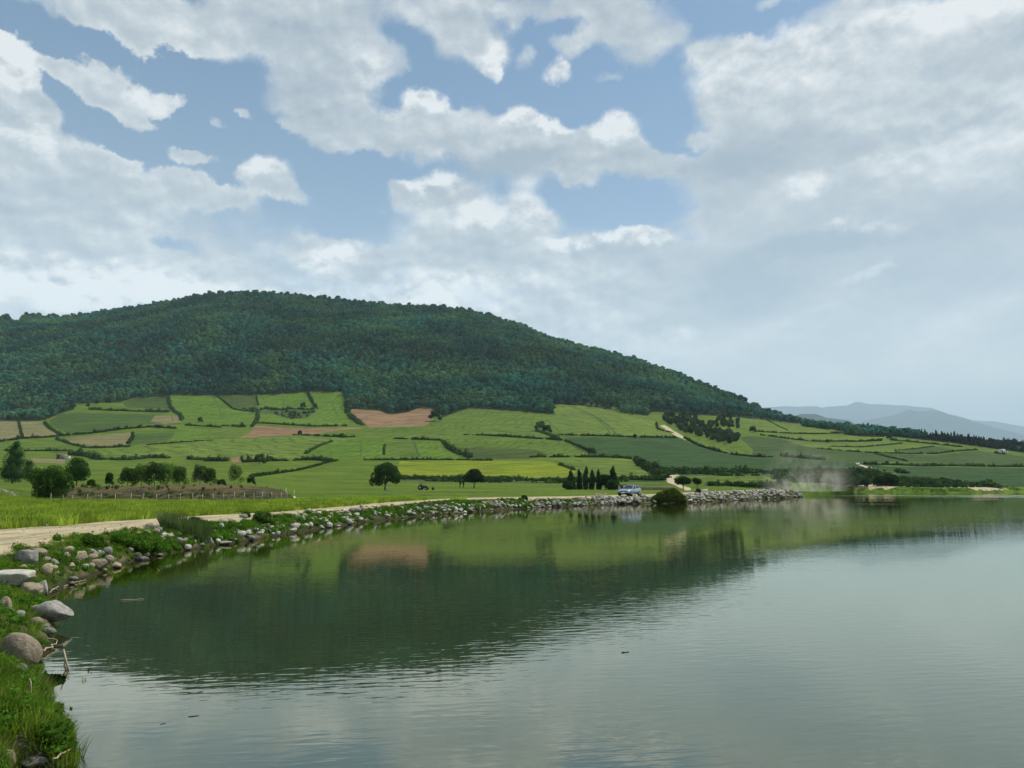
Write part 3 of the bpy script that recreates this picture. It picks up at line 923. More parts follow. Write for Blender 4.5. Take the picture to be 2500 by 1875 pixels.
class Cutter:
    """Terrain faces sorted into regions; faces that cross an edge are cut along it."""
    def __init__(self, V, Q):
        self.V = [V]; self.nV = len(V)
        self.Q = Q
        self.qc = np.full(len(Q), -1)
        self.X = []                         # cut polygons: [class, [vertex ids]]
        self.newV = []

    def pts(self):
        return np.vstack([self.V[0], np.array(self.newV)]) if self.newV else self.V[0]

    def apply(self, k, fn, sel):
        """fn(points) -> value per point, positive inside; sel: boolean over base vertices worth testing"""
        P = self.V[0]
        val = np.full(len(P), -1e3)
        idx = np.nonzero(sel)[0]
        val[idx] = fn(P[idx])
        pos = val > 0
        qs = pos[self.Q].sum(1)
        live = self.qc > -3
        self.qc[live & (qs == 4)] = k
        mixed = np.nonzero(live & (qs > 0) & (qs < 4))[0]
        vals = {}
        if self.newV:
            NP = np.array(self.newV)
            nv = fn(NP)
        else:
            nv = []
        base = self.nV
        get = lambda i: val[i] if i < base else nv[i - base]
        made = {}
        todo = [(self.qc[m], list(self.Q[m])) for m in mixed]
        self.qc[mixed] = -9
        keepX = []
        old = len(self.newV)
        for c, pl in self.X:
            v = [get(i) for i in pl]
            if max(v) <= 0: keepX.append((c, pl))
            elif min(v) > 0: keepX.append((k, pl))
            else: todo.append((c, pl))

        def cut(i, j):
            key = (i, j) if i < j else (j, i)
            if key not in made:
                a_, b_ = key
                va, vb = get(a_), get(b_)
                va, vb = max(min(va, 60), -60), max(min(vb, 60), -60)
                t = va / (va - vb)
                pa = P[a_] if a_ < base else NPs[a_ - base]
                pb = P[b_] if b_ < base else NPs[b_ - base]
                self.newV.append(pa + (pb - pa) * min(max(t, .02), .98))
                made[key] = base + len(self.newV) - 1
            return made[key]
        NPs = list(self.newV)
        for c, pl in todo:
            v = [get(i) for i in pl]
            ins, outs = [], []
            n_ = len(pl)
            for a_ in range(n_):
                b_ = (a_ + 1) % n_
                (ins if v[a_] > 0 else outs).append(pl[a_])
                if (v[a_] > 0) != (v[b_] > 0):
                    m_ = cut(pl[a_], pl[b_])
                    ins.append(m_); outs.append(m_)
            if len(ins) > 2: keepX.append((k, ins))
            if len(outs) > 2: keepX.append((c, outs))
        self.X = keepX


CUT = Cutter(VV, QUAD)
vpx, vpy = w2px(VV[:, 0], VV[:, 1], VV[:, 2])
vpx = np.nan_to_num(vpx, nan=-9999.0); vpy = np.nan_to_num(vpy, nan=-9999.0)
vD = np.hypot(VV[:, 0], VV[:, 1])
vsd = lake_sd(VV[:, 0], VV[:, 1])


def px_region(poly, wob=1.0, dmin=95, dmax=1150, ws=14.0):
    p = np.asarray(poly, float)
    lo, hi = p.min(0) - 14, p.max(0) + 14
    sel = (vpx > lo[0]) & (vpx < hi[0]) & (vpy > lo[1]) & (vpy < hi[1]) & (vD > dmin - 12) & (vD < dmax + 40) & (VV[:, 1] > 0)

    def fn(P):
        x, y = w2px(P[:, 0], P[:, 1], P[:, 2])
        x = np.nan_to_num(x, nan=-9999.0); y = np.nan_to_num(y, nan=-9999.0)
        x = x + fbm2(P[:, 0], P[:, 1], ws, 3, 31.0) * 2.0 * wob
        y = y + fbm2(P[:, 0], P[:, 1], ws, 3, 37.0) * 1.2 * wob
        s_ = poly_sd(x, y, p)
        r = np.hypot(P[:, 0], P[:, 1])
        s_ = np.minimum(s_, (r - dmin) * .5)
        return np.minimum(s_, (dmax - r) * .5)
    return fn, sel


for k, (nm, mk, org, poly) in enumerate(FIELDS):
    pl = poly if org == 'P' else cp(org, poly)
    fn, sel = px_region(pl, 1.0, *((520, 2600) if mk == 'forest' else (12, 1150) if nm == 'ruffled_meadow' else (95, 1150)))
    CUT.apply(k, fn, sel)
NF = len(FIELDS)
CUT.apply(NF + 1, *px_region(EARTH, 1.0, 74, 180, 4.0))


def f_bank(P):
    return 3.2 + fbm2(P[:, 0], P[:, 1], 1.5, 3, 9) * 0.8 - lake_sd(P[:, 0], P[:, 1])


CUT.apply(NF + 2, f_bank, (vsd < 5.5) & (vD < 330))
CUT.apply(NF + 3, lambda P: np.minimum(f_bank(P) + 3, np.hypot(P[:, 0], P[:, 1]) - 165), (vsd < 9) & (vD > 150) & (vD < 380))
ROADW = np.array([px_at_z(x, y, z) for (x, y), z in zip(ROAD_PX, ROAD_Z)])


def road_sd(X, Y):
    s_ = poly_sd(X, Y, ROADW)
    return np.where(Y < 150, np.minimum(s_, lake_sd(X, Y) - 1.75), s_)


def f_road(P):
    s_ = road_sd(P[:, 0], P[:, 1])
    r = np.hypot(P[:, 0], P[:, 1])
    return s_ + (fbm2(P[:, 0], P[:, 1], .9, 4, 51.0) * .22 + fbm2(P[:, 0], P[:, 1], 5.0, 2, 52.0) * .25) * np.where(r > 150, .3, 1)


lo, hi = ROADW.min(0) - 2, ROADW.max(0) + 2
CUT.apply(NF, f_road, (VV[:, 0] > lo[0]) & (VV[:, 0] < hi[0]) & (VV[:, 1] > lo[1]) & (VV[:, 1] < hi[1]) & (vsd > .5) & (vD < 420))
allnames = [f[0] for f in FIELDS] + ['road', 'embankment', 'lake_bank', 'shore_meadow']
allmats = [f[1] for f in FIELDS] + ['road', 'earth', 'bank', 'bright']
PTS = CUT.pts()
cenq = VV[QUAD].mean(1)
CUT.qc[(CUT.qc == -1) & (np.hypot(cenq[:, 0], cenq[:, 1]) > 1500)] = 0
deep = (VV[QUAD][:, :, 2].max(1) < -1.0) & (np.hypot(cenq[:, 0], cenq[:, 1]) < 400)
CUT.qc[deep] = -9
# smooth normals computed once on the whole ground so that neighbouring fields meet without a seam
e1 = VV[QUAD[:, 2]] - VV[QUAD[:, 0]]; e2 = VV[QUAD[:, 3]] - VV[QUAD[:, 1]]


def sub_mesh(name, k, mat):
    fl = []
    q = QUAD[CUT.qc == k][:, ::-1]
    byn = {}
    for c, p in CUT.X:
        if c == k: byn.setdefault(len(p), []).append(p[::-1])
    fl = ([q] if len(q) else []) + [np.array(v) for v in byn.values()]
    if not fl: return None
    allv = np.concatenate([f.ravel() for f in fl])
    used = np.unique(allv)
    mp = np.full(len(PTS), -1); mp[used] = np.arange(len(used))
    return obj(name, mesh_np(name, PTS[used], [mp[f] for f in fl], [mat], smooth=True))


tag(sub_mesh('grassland', -1, MAT['grass']), kind='structure')
for k in range(len(allnames)):
    nm = allnames[k] if allnames[k] != 'ruffled_meadow' else 'meadow'
    o = sub_mesh(nm, k, MAT[allmats[k]])
    if o is not None: tag(o, kind='structure')


# lake surface: one closed sheet following the shore
S = 900.0
wm = mesh_np('water', [(-60, -80, 0), (S, -80, 0), (S, 300, 0), (-60, 300, 0)], [[0, 1, 2, 3]], [MAT['water']])
tag(obj('water', wm), kind='structure')

# ------------------------------------------------------------------ far mountains
def mountain_mat(c1, c2):
    m, N = new_mat('far_woodland')
    tc = N.n('ShaderNodeTexCoord').outputs['Object']
    n = N.noise(tc, 0.012, 6, 0.7)
    col = N.mix(N.rng(n, .4, .6), c1, c2)
    surf(N, col, 1.0, bump(N, n, 60, .6), 0)
    return m


MM = mountain_mat((.014, .030, .026), (.030, .048, .036))


def mountain(crest, D, depth, seed):
    xs = np.arange(crest[0][0], crest[-1][0] + 1, 5.0)
    ys = np.interp(xs, [c[0] for c in crest], [c[1] for c in crest]) + fbm2(xs, xs * 0, 26, 4, seed) * 1.6
    uv = np.array([px_uv(x, y) for x, y in zip(xs, ys)])
    rows = np.linspace(-1, 1, 33)
    X, Y = [], []
    Z = []
    for t in rows:
        d = D + t * depth
        zc = np.maximum(CAM_Z + uv[:, 1] * D, 0)
        prof = (1 - abs(t)) ** (1.15)
        x = uv[:, 0] * D
        z = zc * prof * (1 + 0.30 * fbm2(x, np.full_like(x, d * 1.7), D * .06, 4, seed + 3) * (abs(t) > 0) * min(1, abs(t) * 4)) - 30 * (abs(t) > .95)
        X.append(x); Y.append(np.full_like(x, d)); Z.append(z)
    V = np.stack([np.array(X).ravel(), np.array(Y).ravel(), np.array(Z).ravel()], 1)
    n = len(xs)
    a, b = np.meshgrid(np.arange(32), np.arange(n - 1), indexing='ij')
    a, b = a.ravel(), b.ravel()
    q = np.stack([a * n + b, a * n + b + 1, (a + 1) * n + b + 1, (a + 1) * n + b], 1)
    o = obj('mountain', mesh_np('mountain', V, q, [MM], smooth=True))
    tag(o, kind='structure')


mountain([(1500, 1110)] + [(1700, 1010)] + cp('E', [(0, 340), (350, 340), (390, 356), (450, 341), (620, 335), (680, 305), (715, 298), (750, 303), (800, 318), (1100, 328), (1380, 355), (1550, 410), (1750, 465), (1950, 475), (2200, 520)]) + [(2650, 1100), (2800, 1150)], 25000, 4500, 4.0)
mountain(cp('E', [(500, 620), (770, 470), (1000, 430), (1180, 370), (1260, 387), (1390, 370), (1500, 400), (1700, 460), (2212, 600)]) + [(2750, 1140)], 18000, 3500, 14.0)
mountain(cp('E', [(0, 560), (100, 440), (200, 407), (330, 405), (430, 440), (640, 465), (800, 560), (900, 640)]), 9000, 1300, 24.0)

# ------------------------------------------------------------------ haze
def haze():
    m, N = new_mat('pale_haze')
    v = N.n('ShaderNodeVolumePrincipled')
    v.inputs['Color'].default_value = (.68, .875, 1.0, 1)
    v.inputs['Density'].default_value = 6.2e-5
    v.inputs['Anisotropy'].default_value = 0.0
    o = N.n('ShaderNodeOutputMaterial')
    N.t.links.new(v.outputs[0], o.inputs['Volume'])
    b = MB().box((0, 0, 0), (1, 1, 1))
    zmin, zmax = -33.0, 3300.0
    o = b.build('haze', m, loc=(0, 14000, (zmin + zmax) / 2), scale=(66000, 47000, zmax - zmin))
    tag(o, kind='stuff')
    return o


HAZE = haze()

# ------------------------------------------------------------------ foliage
def leaf_mat(name, c1, c2, c3=None, transl=0.30, rand=True, scale=1.2, gl=0.04):
    m, N = new_mat(name)
    tc = N.n('ShaderNodeTexCoord').outputs['Object']
    oi = N.n('ShaderNodeObjectInfo')
    n = N.noise(tc, scale, 3, 0.6)
    col = N.mix(N.rng(n, .35, .65), c1, c2)
    if rand:
        col = N.v('SCALE', col, s=N.rng(oi.outputs['Random'], 0, 1, .55, 1.5, smooth=False))
        if c3 is not None:
            loc = N.noise(N.v('SCALE', oi.outputs['Location'], s=1.0), 0.011, 4, 0.6)
            col = N.mix(N.m('MULTIPLY', N.rng(loc, .42, .62), .75), col, c3)  # sunlit patches of the wood, put into the leaf colour by tree position
            l2 = N.noise(oi.outputs['Location'], 0.0065, 5, 0.65)
            col = N.v('SCALE', col, s=N.rng(l2, .36, .64, .50, 1.45, smooth=False))
    d = N.n('ShaderNodeBsdfPrincipled')
    N.put(d.inputs['Base Color'], col)
    d.inputs['Roughness'].default_value = .75
    d.inputs['Specular IOR Level'].default_value = gl
    t = N.n('ShaderNodeBsdfTranslucent')
    N.put(t.inputs['Color'], N.v('MULTIPLY', col, (1.35, 1.5, .6) if name != 'forest_leaves' else (1.1, 1.3, 1.0)))
    mx = N.n('ShaderNodeMixShader')
    mx.inputs[0].default_value = transl
    N.t.links.new(d.outputs[0], mx.inputs[1]); N.t.links.new(t.outputs[0], mx.inputs[2])
    o = N.n('ShaderNodeOutputMaterial')
    N.t.links.new(mx.outputs[0], o.inputs[0])
    return m


L_FOREST = leaf_mat('forest_leaves', (.020, .105, .080), (.044, .155, .108), (.120, .225, .085), .15, scale=.25)
L_PINE = leaf_mat('pine_needles', (.010, .030, .020), (.018, .042, .024), None, .05, scale=.3)
L_TREE = leaf_mat('tree_leaves', (.018, .046, .010), (.036, .078, .014), None, .22, scale=.8)
L_LIGHT = leaf_mat('light_leaves', (.042, .095, .018), (.078, .145, .026), None, .30, scale=.8)
L_POPLAR = leaf_mat('poplar_leaves', (.014, .040, .012), (.028, .064, .016), None, .15, scale=.8)
L_HEDGE = leaf_mat('hedge_leaves', (.018, .045, .012), (.040, .080, .018), None, .15, scale=.4)
L_WEED = leaf_mat('weed_leaves', (.045, .115, .012), (.095, .190, .022), None, .38, scale=2.0)
L_GRASS = leaf_mat('grass_blades', (.130, .200, .026), (.210, .280, .045), None, .40, scale=1.5)
L_DRY = leaf_mat('dry_blades', (.22, .20, .08), (.34, .29, .14), None, .25, scale=1.5)
L_WATERSIDE = leaf_mat('willow_leaves', (.075, .125, .016), (.140, .180, .028), None, .25, scale=.9)


def bark_mat():
    m, N = new_mat('bark')
    tc = N.n('ShaderNodeTexCoord').outputs['Object']
    n = N.noise(N.v('MULTIPLY', tc, (6, 6, 1.2)), 2, 5, .7)
    surf(N, N.mix(n, (.05, .038, .026), (.16, .13, .10)), .95, bump(N, n, .03), .1)
    return m


BARK = bark_mat()

_ICO = {}


def ico(sub):
    if sub not in _ICO:
        import bmesh
        bm = bmesh.new()
        bmesh.ops.create_icosphere(bm, subdivisions=sub, radius=1.0)
        V = np.array([v.co[:] for v in bm.verts]); T = np.array([[v.index for v in f.verts] for f in bm.faces])
        bm.free()
        _ICO[sub] = (V, T)
    return _ICO[sub]


def lump(c, r, sub=1, seed=0, amt=.25, g=rng):
    V, T = ico(sub)
    V = V.copy()
    n = np.array([mnoise.noise(Vector(v * 1.7) + Vector((seed, seed * .7, 0))) for v in V])
    V = V * (1 + amt * n[:, None] * 2)
    return V * np.asarray(r) + np.asarray(c), T


def leaf_quads(g, lobes, n, size, out=.6, inner=.72, droop=0.0):
    lobes = np.asarray(lobes, float)               # cx cy cz rx ry rz
    w = (lobes[:, 3] * lobes[:, 4] + lobes[:, 4] * lobes[:, 5])
    k = g.choice(len(lobes), n, p=w / w.sum())
    d = g.normal(size=(n, 3)); d /= np.linalg.norm(d, axis=1)[:, None]
    rad = inner + (1.10 - inner) * g.random(n) ** .6
    P = lobes[k, :3] + d * lobes[k, 3:] * rad[:, None]
    nr_ = d * out + g.normal(size=(n, 3)) * (1 - out) * .9 + np.array([0, 0, .25])
    nr_ /= np.linalg.norm(nr_, axis=1)[:, None]
    t = np.cross(nr_, g.normal(size=(n, 3))); t /= np.linalg.norm(t, axis=1)[:, None] + 1e-9
    b = np.cross(nr_, t)
    s = size * (.6 + .8 * g.random(n))[:, None]
    asp = (.55 + .4 * g.random(n))[:, None]
    V = np.stack([P - t * s, P - b * s * asp + nr_ * s * .15, P + t * s, P + b * s * asp + nr_ * s * .15], 1).reshape(-1, 3)
    Q = np.arange(4 * n).reshape(n, 4)
    return V, Q


def crown_mesh(name, g, lobes, n, size, mat, core=.78, sub=1, out=.6, trunk=None):
    Vs, Qs, Ts, off = [], [], [], 0
    V, Q = leaf_quads(g, lobes, n, size, out)
    Vs.append(V); Qs.append(Q); off += len(V)
    if core:
        for i, l in enumerate(lobes):
            v, t = lump(l[:3], np.array(l[3:6]) * core, sub, g.random() * 50)
            Vs.append(v); Ts.append(t + off); off += len(v)
    mi = [0] * (sum(len(q) for q in Qs) + sum(len(t) for t in Ts))
    mats = [mat]
    if trunk is not None:
        mb = trunk
        v = np.concatenate(mb.V)
        q = np.concatenate(mb.Q) + off
        t = np.concatenate(mb.T) + off
        # faces are written quads first, then triangles
        F1 = [np.concatenate(Qs + [q])] + [np.concatenate(Ts + [t])] if Ts else [np.concatenate(Qs + [q]), t]
        nq = sum(len(x) for x in Qs); nt = sum(len(x) for x in Ts)
        mi = [0] * nq + [1] * len(q) + [0] * nt + [1] * len(t)
        Vs.append(v)
        return mesh_np(name, np.concatenate(Vs), F1, [mat, BARK], mi, smooth=False)
    return mesh_np(name, np.concatenate(Vs), [np.concatenate(Qs)] + ([np.concatenate(Ts)] if Ts else []), mats, mi)


def round_lobes(g, h0, h1, rad, n=7):
    """lobes of a broad crown between heights h0 and h1"""
    L = [[0, 0, (h0 + h1) / 2, rad * .66, rad * .66, (h1 - h0) * .45]]
    for i in range(n):
        a = i * 2.4 + g.random() * .8
        f = g.random()
        z = h0 + (h1 - h0) * (.25 + .6 * f)
        rr = rad * (.62 - .35 * f) * (.8 + .4 * g.random())
        s = rad * (.36 + .18 * g.random())
        L.append([math.cos(a) * rr, math.sin(a) * rr, z, s, s, s * .8])
    return L


# ---- prototypes for the wood (referenced by geometry nodes, not in the scene themselves)
def proto_collection(name, meshes):
    c = bpy.data.collections.new(name)
    for i, me in enumerate(meshes):
        o = bpy.data.objects.new('%s_%02d' % (name, i), me)
        c.objects.link(o)
    return c


def scatter(name, pts, rots, scl, idx, coll, **tags):
    me = bpy.data.meshes.new(name)
    me.vertices.add(len(pts))
    me.vertices.foreach_set('co', np.asarray(pts, float).ravel())
    for nm, ty, arr in (('rot', 'FLOAT_VECTOR', rots), ('scl', 'FLOAT_VECTOR', scl), ('idx', 'INT', idx)):
        at = me.attributes.new(nm, ty, 'POINT')
        at.data.foreach_set('vector' if ty == 'FLOAT_VECTOR' else 'value', np.asarray(arr, float if ty != 'INT' else np.int32).ravel())
    o = obj(name, me)
    ng = bpy.data.node_groups.new(name, 'GeometryNodeTree')
    ng.interface.new_socket('Geometry', in_out='INPUT', socket_type='NodeSocketGeometry')
    ng.interface.new_socket('Geometry', in_out='OUTPUT', socket_type='NodeSocketGeometry')
    gi = ng.nodes.new('NodeGroupInput'); go = ng.nodes.new('NodeGroupOutput')
    ip = ng.nodes.new('GeometryNodeInstanceOnPoints')
    ci_ = ng.nodes.new('GeometryNodeCollectionInfo')
    ci_.inputs['Collection'].default_value = coll
    ci_.inputs['Separate Children'].default_value = True
    ci_.inputs['Reset Children'].default_value = True
    L = ng.links
    L.new(gi.outputs[0], ip.inputs['Points'])
    L.new(ci_.outputs[0], ip.inputs['Instance'])
    ip.inputs['Pick Instance'].default_value = True
    for nm, ty, sock in (('rot', 'FLOAT_VECTOR', 'Rotation'), ('scl', 'FLOAT_VECTOR', 'Scale'), ('idx', 'INT', 'Instance Index')):
        na = ng.nodes.new('GeometryNodeInputNamedAttribute')
        na.data_type = ty
        na.inputs['Name'].default_value = nm
        L.new(na.outputs[0], ip.inputs[sock])
    L.new(ip.outputs[0], go.inputs[0])
    md = o.modifiers.new('scatter', 'NODES')
    md.node_group = ng
    tag(o, **tags)
    return o


def forest_tree_mesh(g, pine=False, n=230, size=.42):
    tr = MB().tube([(0, 0, -1.5), (0, 0, 1.2), (.1, 0, 2.4)], [.16, .12, .06], 5)
    if pine:
        L = [[0, 0, 1.4 + k * .75, .62 * (1 - k * .19), .62 * (1 - k * .19), .55] for k in range(5)]
        return crown_mesh('pine_tree', g, L, n, size * .7, L_PINE, .75, 1, .5, tr)
    return crown_mesh('forest_tree', g, round_lobes(g, .75, 2.75, 1.0, 6), n, size * .62, L_FOREST, .80, 1, .62, tr)


g = np.random.default_rng(11)
FP = [forest_tree_mesh(g) for _ in range(7)]
PP = [forest_tree_mesh(g, True) for _ in range(3)]
def recoloured(me, mat):
    c = me.copy()
    c.materials[0] = mat
    return c


DP = [recoloured(m_, L_PINE) for m_ in FP]
GP = [recoloured(m_, L_HEDGE) for m_ in FP]
ALLP = FP + PP + DP
WOOD = proto_collection('wood', ALLP)

sp = 7.6
gx, gy = np.meshgrid(np.arange(-1350, 1500, sp), np.arange(560, 1600, sp))
gx2, gy2 = np.meshgrid(np.arange(300, 760, 4.6), np.arange(650, 1000, 4.6))
gx, gy = np.concatenate([gx.ravel(), gx2.ravel()]), np.concatenate([gy.ravel(), gy2.ravel()])
second = np.arange(gx.size) >= gx.size - gx2.size
gx = gx + g.uniform(-.45, .45, gx.size) * sp
gy = gy + g.uniform(-.45, .45, gy.size) * sp
gz = height(gx, gy)
fx, fy = w2px(gx, gy, gz)
m = (fx > -420) & (fx < 2920) & in_poly(fx, fy, FOREST)
dr = np.interp(gx / gy, [px_uv(x, 900)[0] for x, _ in RD], [d for _, d in RD])
m &= gy < dr + np.where(fx > 1940, 70, 40)
# a quarry scar near the left end of the crest, and bare spots lower down at the left
scar = ((fx - 37) / 19) ** 2 + ((fy - 781) / 10) ** 2 < 1
bare = in_poly(fx, fy, cp('A', [(60, 360), (240, 355), (235, 400), (70, 405)])) | in_poly(fx, fy, cp('A', [(640, 350), (660, 315), (1040, 290), (1030, 330), (900, 345), (760, 335)]))
m &= ~scar & ~bare
pin_ = in_poly(fx, fy, cp('E', [(150, 360), (600, 440), (2400, 560), (2400, 780), (1500, 675), (1050, 616), (640, 610), (150, 525)]))
m &= (~second) | pin_
gx, gy, gz, fx, fy = gx[m], gy[m], gz[m], fx[m], fy[m]
pine = in_poly(fx, fy, cp('E', [(600, 440), (2400, 560), (2400, 780), (1500, 668), (1050, 596), (640, 556)]))
n = len(gx)
# single trees along the lower edge of the wood are things of their own
edge = np.array([p for p in FOREST_EDGE])
ex = np.full(n, 1e9)
ex = seg_dist(fx, fy, edge)
order = np.argsort(ex + np.where((fx < 0) | (fx > 2500), 999, 0))
front = np.zeros(n, bool)
front[order[:290]] = True
base = g.uniform(1.5, 2.35, n) * (1 + .35 * fbm2(gx, gy, 90, 3, 12.0))
base = np.where(ex < 10, base * .92, base)
rid = gy > np.interp(gx / gy, [px_uv(x, 900)[0] for x, _ in RD], [d for _, d in RD]) - 45
base = np.where(rid, base * g.choice([.7, .85, 1.0, 1.12, 1.25], n), base)
base = np.where(fx > 1500, base * np.interp(fx, [1500, 2000], [1, .78]), base)
sz = np.stack([base * g.uniform(.95, 1.4, n), base * g.uniform(.95, 1.4, n), base * g.uniform(.85, 1.25, n)], 1) * 1.62
sz[pine] *= (.62, .62, .62)
rt = np.stack([g.uniform(-.08, .08, n), g.uniform(-.08, .08, n), g.uniform(0, 6.28, n)], 1)
ix = np.where(pine & (g.random(n) < .12), 7 + g.integers(0, 3, n), g.integers(0, 7, n) + np.where(pine & (fx > 2050), 10, 0))
P3 = np.stack([gx, gy, gz], 1)
b_ = ~front
scatter('hillside_forest', P3[b_], rt[b_], sz[b_], ix[b_], WOOD, kind='stuff', label='dense dark green broadleaf wood covering the whole hillside', cat='forest')
for i in np.nonzero(front)[0]:
    o = obj('pine_tree' if pine[i] else 'forest_tree', ALLP[ix[i]], None, tuple(P3[i]), tuple(rt[i]), tuple(sz[i] * .82))
    if pine[i]:
        tag(o, 'small dark tree in the front row of the dark wood on the right', 'tree', 'trees along the lower edge of the dark wood')
    elif fx[i] < 1100:
        tag(o, 'dark broadleaf tree at the lower edge of the hillside wood, left half', 'tree', 'trees along the left lower edge of the hillside wood')
    else:
        tag(o, 'dark broadleaf tree at the lower edge of the hillside wood, right half', 'tree', 'trees along the right lower edge of the hillside wood')

# quarry scar: a pale cut in the crest
q = px_ground_many([(x, y) for x, y in [(26, 783), (32, 774), (44, 771), (50, 777), (46, 786), (36, 783)]])
qm = q.mean(0)
v, t = lump((0, 0, 0), (13, 5, 8), 3, 3.3, .16)
o = obj('quarry_scar', mesh_np('quarry_scar', v, t, [dirt_mat('bare_sandy_rock', (.50, .37, .22), (.62, .50, .33))]), None, (qm[0], qm[1] - 6, qm[2] + 2))
tag(o, kind='structure')


# ---- hedges: one thing per hedge row
def resample(pts, step):
    pts = np.asarray(pts, float)
    d = np.concatenate([[0], np.cumsum(np.hypot(*(pts[1:, :2] - pts[:-1, :2]).T))])
    s = np.arange(0, d[-1] + 1e-6, step)
    return np.stack([np.interp(s, d, pts[:, k]) for k in range(pts.shape[1])], 1)


def px_line(org, pts, step=8):
    p = np.array(pts if org == 'P' else cp(org, pts), float)
    return px_ground_many(resample(p, step))


def hedge(org, pts, h, w, label, gaps=.0, mat=None, name='hedge', trees=()):
    g = np.random.default_rng(int(abs(pts[0][0]) * 7 + abs(pts[0][1])) % 99991)
    line = resample(px_line(org, pts), max(.5 * h, .5))
    if len(line) < 2: return
    Vs, Qs, Ts, off = [], [], [], 0
    c0 = line.mean(0)
    dens = fbm2(line[:, 0], line[:, 1], h * 3.2, 3, 40.0)
    for i, p in enumerate(line):
        if dens[i] < -1 + 2 * gaps: continue
        hh = h * (.40 + .5 * g.random() + .9 * g.random() ** 6) * (1 + .9 * dens[i])
        ww = w * (.6 + .5 * g.random())
        c = np.array([p[0] + g.normal() * w * .18, p[1] + g.normal() * w * .18, p[2] + hh * .45]) - c0
        v, t = lump(c, (ww * .55, ww * .55, hh * .50), 1, g.random() * 90, .3)
        Vs.append(v); Ts.append(t + off); off += len(v)
        nn = 26
        v, q_ = leaf_quads(g, [[*c, ww * .72, ww * .72, hh * .66]], nn, .15 * h + .12, .4, .75)
        Vs.append(v); Qs.append(q_ + off); off += len(v)
    if not Vs: return
    o = obj(name, mesh_np(name, np.concatenate(Vs), [np.concatenate(Qs), np.concatenate(Ts)], [mat or L_HEDGE]), None, tuple(c0))
    tag(o, label, 'hedge')
    return o


